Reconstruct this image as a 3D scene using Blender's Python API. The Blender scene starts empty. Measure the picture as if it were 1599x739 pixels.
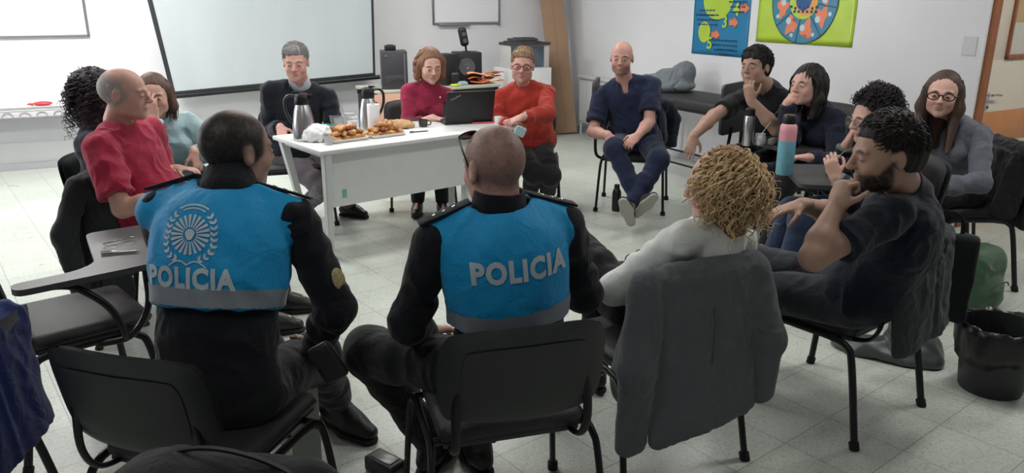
import bpy, bmesh, math, random
import numpy as np
from mathutils import Vector, Matrix
from mathutils.bvhtree import BVHTree
PI = math.pi
random.seed(7)
RNG = np.random.RandomState(11)
SC = bpy.context.scene
COL = SC.collection
# ------------------------------------------------------------------ camera
CAM_H, CAM_F, CAM_PITCH = 1.60, 1200.0, math.radians(17.1)
cd = bpy.data.cameras.new('camera'); cam = bpy.data.objects.new('camera', cd); COL.objects.link(cam)
cam.location = (0, 0, CAM_H); cam.rotation_euler = (PI/2 - CAM_PITCH, 0, 0)
cd.sensor_width = 36.0; cd.lens = CAM_F*36.0/1599.0; cd.clip_start = 0.05
SC.camera = cam
def ray(px, py):
    u = (px-799.5)/CAM_F; v = (py-369.5)/CAM_F
    c, s = math.cos(CAM_PITCH), math.sin(CAM_PITCH)
    return np.array((u, c - v*s, -s - v*c))
def W(px, py, Y=None, z=None):
    """the point seen at a pixel, at forward distance Y or at height z"""
    d = ray(px, py)
    t = Y/d[1] if Y is not None else (z-CAM_H)/d[2]
    return np.array((0, 0, CAM_H)) + d*t
def V(*a): return np.array(a if len(a) > 1 else a[0], dtype=float)
def nrm(v):
    v = np.asarray(v, float); return v/max(1e-9, np.linalg.norm(v))
# ------------------------------------------------------------------ objects
def props(o, label=None, cat=None, group=None, kind=None):
    if label: o['label'] = label
    if cat: o['category'] = cat
    if group: o['group'] = group
    if kind: o['kind'] = kind
    return o
def empty(name, loc, rz=0, label=None, cat=None, group=None, kind=None):
    o = bpy.data.objects.new(name, None); COL.objects.link(o)
    o.location = loc; o.rotation_euler = (0, 0, rz); o.empty_display_size = .1
    return props(o, label, cat, group, kind)
def put(name, me, mat=None, parent=None, loc=None, rz=0, **kw):
    o = bpy.data.objects.new(name, me); COL.objects.link(o)
    if mat is not None and not me.materials: me.materials.append(mat)
    if parent is not None: o.parent = parent
    if loc is not None: o.location = loc
    if rz: o.rotation_euler = (0, 0, rz)
    return props(o, **kw)
def copy_tree(o, parent=None):
    c = o.copy(); COL.objects.link(c)
    if parent is not None: c.parent = parent
    for ch in list(o.children): copy_tree(ch, c)
    return c
def mesh_np(verts, faces, smooth=True, cols=None, name='m'):
    """verts (n,3); faces (m,k) array"""
    me = bpy.data.meshes.new(name)
    verts = np.ascontiguousarray(verts, dtype=np.float32); faces = np.ascontiguousarray(faces, dtype=np.int32)
    k = faces.shape[1]; m = len(faces)
    me.vertices.add(len(verts)); me.vertices.foreach_set('co', verts.ravel())
    me.loops.add(m*k); me.loops.foreach_set('vertex_index', faces.ravel())
    me.polygons.add(m); me.polygons.foreach_set('loop_start', np.arange(0, m*k, k, dtype=np.int32))
    me.polygons.foreach_set('loop_total', np.full(m, k, dtype=np.int32))
    me.update(calc_edges=True)
    if smooth: me.polygons.foreach_set('use_smooth', np.ones(m, dtype=bool))
    if cols is not None:
        at = me.color_attributes.new('Col', 'FLOAT_COLOR', 'POINT')
        c4 = np.ones((len(verts), 4), dtype=np.float32); c4[:, :3] = cols
        at.data.foreach_set('color', c4.ravel())
    me.update()
    return me
class MB:
    """collects simple solids into one mesh"""
    def __init__(s): s.bm = bmesh.new()
    def box(s, c, size, bev=0.0, seg=2, rot=None, taper=None):
        r = bmesh.ops.create_cube(s.bm, size=1.0); vs = r['verts']
        for v in vs:
            x, y, z = v.co.x*size[0], v.co.y*size[1], v.co.z*size[2]
            if taper and v.co.z > 0: x *= taper[0]; y *= taper[1]
            v.co = (x, y, z)
        if bev > 0:
            es = list({e for v in vs for e in v.link_edges})
            rb = bmesh.ops.bevel(s.bm, geom=es, offset=bev, segments=seg, affect='EDGES', profile=.5)
            vs = list({v for f in rb['faces'] for v in f.verts} | {v for v in vs if v.is_valid})
        M = Matrix.Translation(Vector(c))
        if rot is not None: M = M @ (rot if isinstance(rot, Matrix) else Matrix.Rotation(rot, 4, 'Z'))
        for v in vs: v.co = M @ v.co
        return s
    def tube(s, pts, r, seg=10, flat=1.0, up=None, closed=False, caps=True):
        """tube along pts; r number or list; flat squashes the section along 'up'"""
        P = [Vector(p) for p in pts]; n = len(P)
        R = r if isinstance(r, (list, tuple, np.ndarray)) else [r]*n
        rings = []; prev = None
        for i in range(n):
            if closed: t = (P[(i+1) % n]-P[i-1])
            else: t = P[min(i+1, n-1)] - P[max(i-1, 0)]
            t.normalize()
            if up is not None: a = Vector(up)
            elif prev is not None: a = prev
            else: a = Vector((0, 0, 1)) if abs(t.z) < .9 else Vector((1, 0, 0))
            b = a - t*a.dot(t)
            if b.length < 1e-5: b = Vector((1, 0, 0)) - t*t.x
            b.normalize(); c = t.cross(b); prev = b
            rings.append([s.bm.verts.new(P[i] + b*(math.cos(2*PI*j/seg)*R[i]*flat) + c*(math.sin(2*PI*j/seg)*R[i])) for j in range(seg)])
        m = n if closed else n-1
        for i in range(m):
            A, B = rings[i], rings[(i+1) % n]
            for j in range(seg):
                s.bm.faces.new((A[j], A[(j+1) % seg], B[(j+1) % seg], B[j]))
        if caps and not closed:
            s.bm.faces.new(rings[0][::-1]); s.bm.faces.new(rings[-1])
        return s
    def lathe(s, prof, seg=28, c=(0, 0, 0)):
        """prof list of (r,z)"""
        rings = []
        for (r, z) in prof:
            rings.append([s.bm.verts.new((c[0]+max(r, 1e-4)*math.cos(2*PI*j/seg), c[1]+max(r, 1e-4)*math.sin(2*PI*j/seg), c[2]+z)) for j in range(seg)])
        for i in range(len(rings)-1):
            A, B = rings[i], rings[i+1]
            for j in range(seg): s.bm.faces.new((A[j], A[(j+1) % seg], B[(j+1) % seg], B[j]))
        s.bm.faces.new(rings[0][::-1]); s.bm.faces.new(rings[-1])
        return s
    def prism(s, poly, z0, z1, M=None):
        a = [s.bm.verts.new((x, y, z0)) for x, y in poly]; b = [s.bm.verts.new((x, y, z1)) for x, y in poly]
        n = len(poly)
        s.bm.faces.new(a[::-1]); s.bm.faces.new(b)
        for i in range(n): s.bm.faces.new((a[i], a[(i+1) % n], b[(i+1) % n], b[i]))
        if M is not None:
            for v in a+b: v.co = M @ v.co
        return s
    def sphere(s, c, r, seg=16):
        res = bmesh.ops.create_uvsphere(s.bm, u_segments=seg, v_segments=seg//2+2, radius=1)
        rr = r if isinstance(r, (tuple, list)) else (r, r, r)
        for v in res['verts']: v.co = Vector((v.co.x*rr[0]+c[0], v.co.y*rr[1]+c[1], v.co.z*rr[2]+c[2]))
        return s
    def xf(s, M):
        for v in s.bm.verts: v.co = M @ v.co
        return s
    def build(s, name, mat, parent=None, smooth=True, loc=None, rz=0, auto=40, **kw):
        bmesh.ops.recalc_face_normals(s.bm, faces=s.bm.faces[:])
        me = bpy.data.meshes.new(name)
        if smooth:
            lim = math.radians(auto)
            for f in s.bm.faces: f.smooth = True
            for e in s.bm.edges:
                if len(e.link_faces) == 2 and e.calc_face_angle(0) > lim: e.smooth = False
        s.bm.to_mesh(me); s.bm.free()
        return put(name, me, mat, parent, loc, rz, **kw)
def curve_pts(ctrl, n=8):
    """smooth polyline through control points (Catmull-Rom)"""
    P = [np.array(p, float) for p in ctrl]; out = []
    Q = [2*P[0]-P[1]] + P + [2*P[-1]-P[-2]]
    for i in range(1, len(Q)-2):
        for j in range(n):
            t = j/n; a, b, c, d = Q[i-1], Q[i], Q[i+1], Q[i+2]
            out.append(.5*((2*b) + (-a+c)*t + (2*a-5*b+4*c-d)*t*t + (-a+3*b-3*c+d)*t**3))
    out.append(P[-1]); return out
# ------------------------------------------------------------------ noise
_H = RNG.rand(4096).astype(np.float32)
def vnoise(x, y, z):
    x, y, z = np.broadcast_arrays(x, y, z)
    xi, yi, zi = np.floor(x).astype(np.int64), np.floor(y).astype(np.int64), np.floor(z).astype(np.int64)
    fx, fy, fz = x-xi, y-yi, z-zi
    fx, fy, fz = fx*fx*(3-2*fx), fy*fy*(3-2*fy), fz*fz*(3-2*fz)
    def h(a, b, c): return _H[(a*73 + b*1031 + c*331 + (a*b ^ c*7)) & 4095]
    r = 0
    for i in (0, 1):
        for j in (0, 1):
            for k in (0, 1):
                w = (fx if i else 1-fx)*(fy if j else 1-fy)*(fz if k else 1-fz)
                r = r + w*h(xi+i, yi+j, zi+k)
    return r*2-1
# ------------------------------------------------------------------ solid fields
def rotm(x, y, z):
    return np.array((nrm(x), nrm(y), nrm(z)))      # rows are the local axes
class Field:
    def __init__(s): s.ops = []
    def cone(s, a, b, r1, r2=None, k=.02, op='u', flat=None, cap=None, wr=None):
        """tapered capsule; flat=(axis, factor) squashes; cap='b'|'a'|'ab' flat ends; wr=(amp,len) ring wrinkles"""
        a = V(a); b = V(b); r2 = r1 if r2 is None else r2; s.ops.append(('c', op, k, a, b, r1, r2, flat, cap, wr)); return s
    def ell(s, c, rad, R=None, k=.02, op='u'):
        s.ops.append(('e', op, k, V(c), V(rad), R)); return s
    def box(s, c, half, R=None, rnd=.01, k=.01, op='u'):
        s.ops.append(('b', op, k, V(c), V(half), R, rnd)); return s
    def cut(s, p, n, k=.004):
        s.ops.append(('p', 'i', k, V(p), nrm(n))); return s
    def bounds(s):
        lo, hi = [], []
        for o in s.ops:
            if o[1] != 'u': continue
            if o[0] == 'c': m = max(o[5], o[6])*(max(1, o[7][1]) if o[7] else 1); lo.append(np.minimum(o[3], o[4])-m); hi.append(np.maximum(o[3], o[4])+m)
            elif o[0] == 'e':
                m = np.abs(o[5].T) @ o[4] if o[5] is not None else o[4]
                lo.append(o[3]-m); hi.append(o[3]+m)
            elif o[0] == 'b':
                m = np.abs(o[5].T) @ o[4] if o[5] is not None else o[4]
                lo.append(o[3]-m); hi.append(o[3]+m)
        return np.min(lo, 0), np.max(hi, 0)
    def mesh(s, h, disp=None):
        lo, hi = s.bounds(); mar = .012+3*h; lo = lo-mar; hi = hi+mar
        n = np.ceil((hi-lo)/h).astype(int)+1
        F = np.full(n, .3, dtype=np.float32)
        ax = [(lo[i]+h*np.arange(n[i])).astype(np.float32) for i in range(3)]
        for o in s.ops:
            k = o[2]
            if o[0] == 'p':
                d = (ax[0][:, None, None]-o[3][0])*o[4][0] + (ax[1][None, :, None]-o[3][1])*o[4][1] + (ax[2][None, None, :]-o[3][2])*o[4][2]
                q = np.maximum(k-np.abs(F-d), 0)/k; F = np.maximum(F, d)+q*q*k*.25; F = F.astype(np.float32); continue
            if o[0] == 'c':
                m = max(o[5], o[6])*(max(1, o[7][1]) if o[7] else 1)+k+3*h + (abs(o[9][0]) if o[9] else 0)
                bl, bh = np.minimum(o[3], o[4])-m, np.maximum(o[3], o[4])+m
            else:
                e = np.abs(o[5].T) @ o[4] if o[5] is not None else o[4]
                bl, bh = o[3]-e-k-3*h, o[3]+e+k+3*h
            i0 = np.maximum(0, np.floor((bl-lo)/h).astype(int)); i1 = np.minimum(n, np.ceil((bh-lo)/h).astype(int)+1)
            if np.any(i1 <= i0): continue
            sl = tuple(slice(i0[i], i1[i]) for i in range(3))
            x = ax[0][sl[0]][:, None, None]; y = ax[1][sl[1]][None, :, None]; z = ax[2][sl[2]][None, None, :]
            if o[0] == 'c':
                a, b, r1, r2, flat, cap, wr = o[3:]
                ba = b-a; L2 = max(1e-9, ba@ba); L = math.sqrt(L2)
                px, py, pz = x-a[0], y-a[1], z-a[2]
                tt = (px*ba[0]+py*ba[1]+pz*ba[2])/L2; t = np.clip(tt, 0, 1)
                qx, qy, qz = px-t*ba[0], py-t*ba[1], pz-t*ba[2]
                if flat is not None:
                    w = nrm(V(flat[0]) - ba*(V(flat[0])@ba)/L2) if L > 1e-4 else nrm(flat[0])
                    c = qx*w[0]+qy*w[1]+qz*w[2]; g = (1/flat[1]-1)
                    qx = qx+c*g*w[0]; qy = qy+c*g*w[1]; qz = qz+c*g*w[2]
                d = np.sqrt(qx*qx+qy*qy+qz*qz)-(r1+(r2-r1)*t)
                if wr:
                    A, ln = wr
                    nz = vnoise(tt*L/ln+3.1, (qx*9+qy*5)*1.0+a[0]*7, (qz*9-qy*5)*1.0+a[1]*5)
                    d = d - A*nz*np.clip(1.2-np.abs(tt-.5)*1.2, .3, 1)
                if cap:
                    if 'b' in cap: d = np.maximum(d, (tt-1)*L)
                    if 'a' in cap: d = np.maximum(d, -tt*L)
            elif o[0] == 'e':
                c, rad, R = o[3:]
                px, py, pz = x-c[0], y-c[1], z-c[2]
                if R is not None: px, py, pz = (R[i][0]*px+R[i][1]*py+R[i][2]*pz for i in range(3))
                k0 = np.sqrt((px/rad[0])**2+(py/rad[1])**2+(pz/rad[2])**2)
                k1 = np.sqrt((px/rad[0]**2)**2+(py/rad[1]**2)**2+(pz/rad[2]**2)**2)+1e-9
                d = k0*(k0-1)/k1
            else:
                c, half, R, rnd = o[3:]
                px, py, pz = x-c[0], y-c[1], z-c[2]
                if R is not None: px, py, pz = (R[i][0]*px+R[i][1]*py+R[i][2]*pz for i in range(3))
                ax_, ay_, az_ = np.abs(px)-half[0]+rnd, np.abs(py)-half[1]+rnd, np.abs(pz)-half[2]+rnd
                d = np.sqrt(np.maximum(ax_, 0)**2+np.maximum(ay_, 0)**2+np.maximum(az_, 0)**2)+np.minimum(np.maximum(ax_, np.maximum(ay_, az_)), 0)-rnd
            G = F[sl]
            if o[1] == 'u':
                q = np.maximum(k-np.abs(G-d), 0)/k; F[sl] = np.minimum(G, d)-q*q*k*.25
            else:
                d = -d; q = np.maximum(k-np.abs(G-d), 0)/k; F[sl] = np.maximum(G, d)+q*q*k*.25
        # surface nets
        F[0] = F[-1] = .1; F[:, 0] = F[:, -1] = .1; F[:, :, 0] = F[:, :, -1] = .1
        ng = F < 0
        c = np.zeros(np.array(F.shape)-1, dtype=np.uint8)
        for i in (0, 1):
            for j in (0, 1):
                for k in (0, 1): c += ng[i:F.shape[0]-1+i, j:F.shape[1]-1+j, k:F.shape[2]-1+k]
        act = (c > 0) & (c < 8); I, J, K = np.nonzero(act)
        ids = np.full(c.shape, -1, dtype=np.int32); ids[I, J, K] = np.arange(len(I))
        acc = np.zeros((len(I), 3)); cnt = np.zeros(len(I))
        for axis in range(3):
            o1, o2 = [a for a in range(3) if a != axis]
            for u in (0, 1):
                for v in (0, 1):
                    A = [0, 0, 0]; A[o1] = u; A[o2] = v; B = list(A); B[axis] = 1
                    va = F[I+A[0], J+A[1], K+A[2]]; vb = F[I+B[0], J+B[1], K+B[2]]
                    mk = (va < 0) != (vb < 0); t = np.where(mk, va/np.where(mk, va-vb, 1), 0)
                    p = np.tile(np.array(A, float), (len(I), 1)); p[:, axis] = t
                    acc += p*mk[:, None]; cnt += mk
        verts = lo + h*(np.stack((I, J, K), 1)+acc/cnt[:, None])
        faces = []
        for axis in range(3):
            o1, o2 = [(1, 2), (2, 0), (0, 1)][axis]
            s0 = [slice(None)]*3; s1 = [slice(None)]*3; s0[axis] = slice(0, -1); s1[axis] = slice(1, None)
            a = ng[tuple(s0)]; b = ng[tuple(s1)]
            E = np.nonzero(a != b); sg = a[E]
            cc = [None]*4
            for q, (d1, d2) in enumerate(((-1, -1), (0, -1), (0, 0), (-1, 0))):
                ix = list(E); ix[o1] = E[o1]+d1; ix[o2] = E[o2]+d2
                cc[q] = ids[ix[0], ix[1], ix[2]]
            f = np.stack(cc, 1); f[~sg] = f[~sg][:, ::-1]; faces.append(f)
        faces = np.concatenate(faces)
        return verts, faces
def vnormals(v, f):
    a, b, c, d = (v[f[:, i]] for i in range(4))
    n = np.cross(c-a, d-b); out = np.zeros_like(v)
    for i in range(4): np.add.at(out, f[:, i], n)
    return out/np.maximum(1e-12, np.linalg.norm(out, axis=1))[:, None]
def relax(v, f, it=2, lam=.5):
    e = np.concatenate([f[:, [0, 1]], f[:, [1, 2]], f[:, [2, 3]], f[:, [3, 0]]])
    for _ in range(it):
        acc = np.zeros_like(v); cnt = np.zeros(len(v))
        np.add.at(acc, e[:, 0], v[e[:, 1]]); np.add.at(acc, e[:, 1], v[e[:, 0]])
        np.add.at(cnt, e[:, 0], 1); np.add.at(cnt, e[:, 1], 1)
        v = v+lam*(acc/np.maximum(cnt, 1)[:, None]-v)
    return v
def folds(v, f, amp=.004, size=.07, stretch=(1, 1, .45), seed=0):
    n = vnormals(v, f)
    x, y, z = (v[:, i]*stretch[i]/size+seed*5.3 for i in range(3))
    w = vnoise(x*.5+9, y*.5, z*.5)*1.5
    d = 1-2*np.abs(vnoise(x+w, y-w, z+w*.6)); d2 = vnoise(x*2.3, y*2.3, z*2.3)
    return v+n*((d*.75+d2*.3)*amp)[:, None]
def sdf_obj(name, F, h, mat, parent=None, base=None, cols=None, disp=None, rel=1, **kw):
    v, f = F.mesh(h)
    if rel: v = relax(v, f, rel)
    if disp: v = disp(v, f)
    c = cols(v) if callable(cols) else cols
    if base is None: base = np.zeros(3)
    me = mesh_np(v-base, f, cols=c, name=name)
    o = put(name, me, mat, parent, **kw)
    if parent is None: o.location = base
    return o
# ------------------------------------------------------------------ materials
def lin(c):
    """sRGB 0-255 -> linear"""
    return tuple(((x/255)/12.92 if x/255 <= .04045 else ((x/255+.055)/1.055)**2.4) for x in c)
MATS = {}
def mat(name, col=(128, 128, 128), rough=.6, metal=0.0, bump=0.0, bscale=200, var=0.0, vscale=12, sheen=0.0, attr=False, spec=.5, trans=0.0, coat=0.0, sub=0.0, stretch=None, alpha=1.0, emit=None):
    if name in MATS: return MATS[name]
    m = bpy.data.materials.new(name); m.use_nodes = True; MATS[name] = m
    nt = m.node_tree; b = nt.nodes['Principled BSDF']; L = nt.links
    c = (*lin(col), 1)
    b.inputs['Base Color'].default_value = c; b.inputs['Roughness'].default_value = rough; b.inputs['Metallic'].default_value = metal
    b.inputs['Specular IOR Level'].default_value = spec
    if sheen: b.inputs['Sheen Weight'].default_value = sheen; b.inputs['Sheen Roughness'].default_value = .5
    if trans: b.inputs['Transmission Weight'].default_value = trans
    if coat: b.inputs['Coat Weight'].default_value = coat
    if sub: b.inputs['Subsurface Weight'].default_value = sub; b.inputs['Subsurface Radius'].default_value = (.012, .005, .003); b.inputs['Subsurface Scale'].default_value = 1
    if alpha < 1: b.inputs['Alpha'].default_value = alpha
    if emit: b.inputs['Emission Color'].default_value = (*lin(emit[0]), 1); b.inputs['Emission Strength'].default_value = emit[1]
    tc = nt.nodes.new('ShaderNodeTexCoord'); src = tc.outputs['Object']
    if stretch:
        mp = nt.nodes.new('ShaderNodeMapping'); mp.inputs['Scale'].default_value = stretch; L.new(src, mp.inputs['Vector']); src = mp.outputs['Vector']
    colsock = None
    if attr:
        a = nt.nodes.new('ShaderNodeAttribute'); a.attribute_name = 'Col'; colsock = a.outputs['Color']
    if var:
        n = nt.nodes.new('ShaderNodeTexNoise'); n.inputs['Scale'].default_value = vscale; n.inputs['Detail'].default_value = 5; L.new(src, n.inputs['Vector'])
        mr = nt.nodes.new('ShaderNodeMapRange'); mr.inputs['From Min'].default_value = .3; mr.inputs['From Max'].default_value = .7
        mr.inputs['To Min'].default_value = 1-var; mr.inputs['To Max'].default_value = 1+var; L.new(n.outputs['Fac'], mr.inputs['Value'])
        mx = nt.nodes.new('ShaderNodeVectorMath'); mx.operation = 'SCALE'
        if colsock: L.new(colsock, mx.inputs[0])
        else: mx.inputs[0].default_value = c[:3]
        L.new(mr.outputs[0], mx.inputs['Scale']); colsock = mx.outputs[0]
    if colsock: L.new(colsock, b.inputs['Base Color'])
    if bump:
        n = nt.nodes.new('ShaderNodeTexNoise'); n.inputs['Scale'].default_value = bscale; n.inputs['Detail'].default_value = 3; L.new(src, n.inputs['Vector'])
        bp = nt.nodes.new('ShaderNodeBump'); bp.inputs['Strength'].default_value = bump; bp.inputs['Distance'].default_value = .004
        L.new(n.outputs['Fac'], bp.inputs['Height']); L.new(bp.outputs['Normal'], b.inputs['Normal'])
        if sheen:      # soft creases of worn cloth
            n2 = nt.nodes.new('ShaderNodeTexNoise'); n2.inputs['Scale'].default_value = 11; n2.inputs['Detail'].default_value = 4; n2.inputs['Distortion'].default_value = 1.6; L.new(tc.outputs['Object'], n2.inputs['Vector'])
            b2 = nt.nodes.new('ShaderNodeBump'); b2.inputs['Strength'].default_value = .4; b2.inputs['Distance'].default_value = .022
            L.new(n2.outputs['Fac'], b2.inputs['Height']); L.new(b2.outputs['Normal'], bp.inputs['Normal'])
    return m
def cloth(name, col=(90, 90, 90), var=.1, bump=.35, rough=.9, sheen=.15): return mat(name, col, rough, bump=bump, bscale=260, var=var, vscale=18, sheen=sheen, spec=.25)
# ================================================================== room
M_WALL = mat('wall_paint', (222, 222, 226), .75, bump=.05, bscale=60, var=.02, vscale=2)
M_CEIL = mat('ceiling_paint', (225, 225, 222), .9)
M_WOOD = mat('door_wood', (150, 92, 58), .45, var=.2, vscale=6, stretch=(6, 6, 1), bump=.1)
M_WHITE = mat('white_laminate', (225, 226, 226), .4, var=.02)
M_WMETAL = mat('white_metal', (205, 207, 208), .45, metal=.1)
M_BLACKP = mat('black_plastic', (24, 24, 27), .5, bump=.15, bscale=700)
M_BLACKM = mat('black_metal', (20, 20, 23), .38, metal=.3)
M_STEEL = mat('brushed_steel', (190, 190, 192), .28, metal=1.0, var=.06, vscale=30, stretch=(8, 8, 1))
M_CHROME = mat('chrome', (210, 210, 212), .15, metal=1.0)
M_RUB = mat('rubber', (16, 16, 17), .8)
def floor_mat():
    m = bpy.data.materials.new('terrazzo_tile'); m.use_nodes = True; nt = m.node_tree; L = nt.links; b = nt.nodes['Principled BSDF']
    tc = nt.nodes.new('ShaderNodeTexCoord'); mp = nt.nodes.new('ShaderNodeMapping'); mp.vector_type = 'POINT'
    mp.inputs['Rotation'].default_value = (0, 0, -math.radians(38)); mp.inputs['Location'].default_value = (.02, .13, 0)
    L.new(tc.outputs['Object'], mp.inputs['Vector'])
    br = nt.nodes.new('ShaderNodeTexBrick'); br.offset = 0.0; br.squash = 1.0
    br.inputs['Scale'].default_value = 1.0; br.inputs['Brick Width'].default_value = .3; br.inputs['Row Height'].default_value = .3
    br.inputs['Mortar Size'].default_value = .0022; br.inputs['Mortar Smooth'].default_value = .5
    br.inputs['Color1'].default_value = (*lin((198, 204, 195)), 1); br.inputs['Color2'].default_value = (*lin((192, 198, 189)), 1); br.inputs['Mortar'].default_value = (*lin((140, 144, 138)), 1)
    L.new(mp.outputs['Vector'], br.inputs['Vector'])
    v = nt.nodes.new('ShaderNodeTexVoronoi'); v.inputs['Scale'].default_value = 130; L.new(tc.outputs['Object'], v.inputs['Vector'])
    n = nt.nodes.new('ShaderNodeTexNoise'); n.inputs['Scale'].default_value = 90; n.inputs['Detail'].default_value = 4; L.new(tc.outputs['Object'], n.inputs['Vector'])
    n2 = nt.nodes.new('ShaderNodeTexNoise'); n2.inputs['Scale'].default_value = 1.6; n2.inputs['Detail'].default_value = 4; L.new(tc.outputs['Object'], n2.inputs['Vector'])
    def mul(a, lo, hi, f0, f1):
        r = nt.nodes.new('ShaderNodeMapRange'); r.inputs['From Min'].default_value = f0; r.inputs['From Max'].default_value = f1
        r.inputs['To Min'].default_value = lo; r.inputs['To Max'].default_value = hi; L.new(a, r.inputs['Value']); return r.outputs[0]
    sep = nt.nodes.new('ShaderNodeSeparateColor'); L.new(v.outputs['Color'], sep.inputs[0])
    a = mul(sep.outputs[0], .82, 1.03, 0, .35); c = mul(n.outputs['Fac'], .88, 1.08, .3, .7); d = mul(n2.outputs['Fac'], .95, 1.04, .3, .7)
    x = nt.nodes.new('ShaderNodeMath'); x.operation = 'MULTIPLY'; L.new(a, x.inputs[0]); L.new(c, x.inputs[1])
    y = nt.nodes.new('ShaderNodeMath'); y.operation = 'MULTIPLY'; L.new(x.outputs[0], y.inputs[0]); L.new(d, y.inputs[1])
    mx = nt.nodes.new('ShaderNodeVectorMath'); mx.operation = 'SCALE'; L.new(br.outputs['Color'], mx.inputs[0]); L.new(y.outputs[0], mx.inputs['Scale'])
    L.new(mx.outputs[0], b.inputs['Base Color']); b.inputs['Roughness'].default_value = .3; b.inputs['Specular IOR Level'].default_value = .45
    rr = mul(n2.outputs['Fac'], .26, .4, .3, .7); L.new(rr, b.inputs['Roughness'])
    return m
RA, RB, RC, RD, RE, RF = V(-6.4, 6.7), V(.72, 10.05), V(3.24, 5.43), V(6.3, 7.13), V(6.4, -1.8), V(-6.4, -1.8)
CEIL = 2.85
def poly_slab(name, pts, z0, z1, m):
    mb = MB(); mb.prism([tuple(p) for p in pts], z0, z1); return mb.build(name, m, smooth=False, kind='structure')
poly_slab('floor', [RA, RB, RC, RD, RE, RF], -.1, 0, floor_mat())
poly_slab('ceiling', [RA, RB, RC, RD, RE, RF], CEIL, CEIL+.1, M_CEIL)
def wall(name, a, b, m=M_WALL, holes=()):
    """interior face on line a-b, thickness behind it (to the left of a->b)"""
    d = nrm(b-a); n = V(-d[1], d[0]); T = .12; L = np.linalg.norm(b-a)
    mb = MB()
    def piece(u0, u1, z0, z1):
        p = [a+d*u0, a+d*u1, a+d*u1+n*T, a+d*u0+n*T]; mb.prism([tuple(q) for q in p], z0, z1)
    if not holes: piece(0, L, 0, CEIL)
    else:
        cur = 0
        for (u0, u1, z0, z1) in holes:
            piece(cur, u0, 0, CEIL)
            if z0 > 0: piece(u0, u1, 0, z0)
            piece(u0, u1, z1, CEIL); cur = u1
        piece(cur, L, 0, CEIL)
    return mb.build(name, m, smooth=False, kind='structure')
class WF:
    """frame of a wall: u along it, n into the room"""
    def __init__(s, a, b): s.a = V(a[0], a[1], 0); s.u = nrm(V(b[0]-a[0], b[1]-a[1], 0)); s.n = V(s.u[1], -s.u[0], 0); s.ang = math.atan2(s.u[1], s.u[0])
    def uz(s, px, py, off=0.0):
        d = ray(px, py); o = V(0, 0, CAM_H); p0 = s.a+s.n*off
        t = ((p0-o)@s.n)/(d@s.n); p = o+d*t; return (p-s.a)@s.u, p[2]
    def P(s, u, z, off=0.0): return s.a+s.u*u+s.n*off+V(0, 0, z)
    def M(s, u, z, off=0.0):
        """matrix: local x along wall, local y into the wall, z up"""
        p = s.P(u, z, off); return Matrix(((s.u[0], -s.n[0], 0, p[0]), (s.u[1], -s.n[1], 0, p[1]), (0, 0, 1, p[2]), (0, 0, 0, 1)))
BW, RW, DW = WF(RA, RB), WF(RB, RC), WF(RC, RD)
wall('wall_back', RA, RB); wall('wall_right', RB, RC)
L_left = float(np.linalg.norm(RA-RF))
wall('wall_left', RF, RA, holes=((3.2, 5.0, .9, 2.3), (5.6, 7.6, .9, 2.3)))
wall('wall_front', RE, RF); wall('wall_side', RD, RE)
# door wall and door
du0, du1 = .075, 1.02
wall('wall_door', RC, RD, holes=((du0, du1, 0, 2.1),))
mb = MB()
for (u0, u1, z0, z1) in ((du0-.05, du0+.035, 0, 2.16), (du1-.03, du1+.05, 0, 2.16), (du0-.05, du1+.05, 2.07, 2.16)):
    mb.box(((u0+u1)/2, .05, (z0+z1)/2), (u1-u0, .14, z1-z0), .006)
mb.xf(DW.M(0, 0)); mb.build('trim_1', M_WOOD, kind='structure')
M_DOOR = mat('door_cream', (216, 205, 188), .35, var=.02)
M_OR = mat('door_orange_band', (200, 128, 72), .18, var=.12, vscale=5, coat=.5)
dr = empty('door_1', DW.P(du0+.03, 0, -.03).tolist(), DW.ang, kind='structure')
mb = MB(); wd = du1-du0-.06; fz0, fz1 = 1.2, 1.95; fx0 = .19
mb.box((wd/2, 0, .6), (wd, .04, 1.195), .003); mb.box((wd/2, 0, 2.005), (wd, .04, .12), .003)
mb.box((fx0/2, 0, 1.575), (fx0, .04, .76), .003); mb.box((wd-.06, 0, 1.575), (.12, .04, .76), .003)
mb.build('door_leaf', M_DOOR, dr)
mb = MB(); mb.box((wd/2, -.022, .72), (wd-.002, .006, .225), .001).box((wd/2, -.022, .065), (wd-.002, .006, .125), .001); mb.build('orange_band', M_OR, dr)
mb = MB(); x0, x1 = fx0, wd-.12
for (a, b_, c_, d_) in ((x0, x1, fz0, fz0+.028), (x0, x1, fz1-.03, fz1), (x0, x0+.028, fz0, fz1), (x1-.028, x1, fz0, fz1)):
    mb.box(((a+b_)/2, -.012, (c_+d_)/2), (b_-a, .05, d_-c_), .003)
f = mb.build('window_frame', M_WOOD, dr)
mb = MB(); mb.box(((x0+x1)/2, 0, (fz0+fz1)/2), (x1-x0-.04, .006, fz1-fz0-.04)); mb.build('frosted_pane', mat('frosted_glass', (226, 222, 212), .5, trans=.3), dr)
mb = MB(); mb.box((x0+.16, -.006, 1.60), (.2, .003, .29), 0); mb.build('paper_note', mat('brown_paper', (190, 160, 120), .8, var=.05), dr)
mb = MB(); mb.box((.06, -.026, .94), (.036, .008, .06), .003).tube([(.06, -.03, .955), (.06, -.06, .955)], .009).tube(curve_pts([(.06, -.06, .955), (.09, -.064, .957), (.17, -.058, .950)], 5), .008)
mb.tube([(.06, -.03, .87), (.06, -.036, .87)], .018).box((.06, -.04, .87), (.004, .006, .014))
mb.build('door_handle', M_CHROME, dr)
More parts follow.
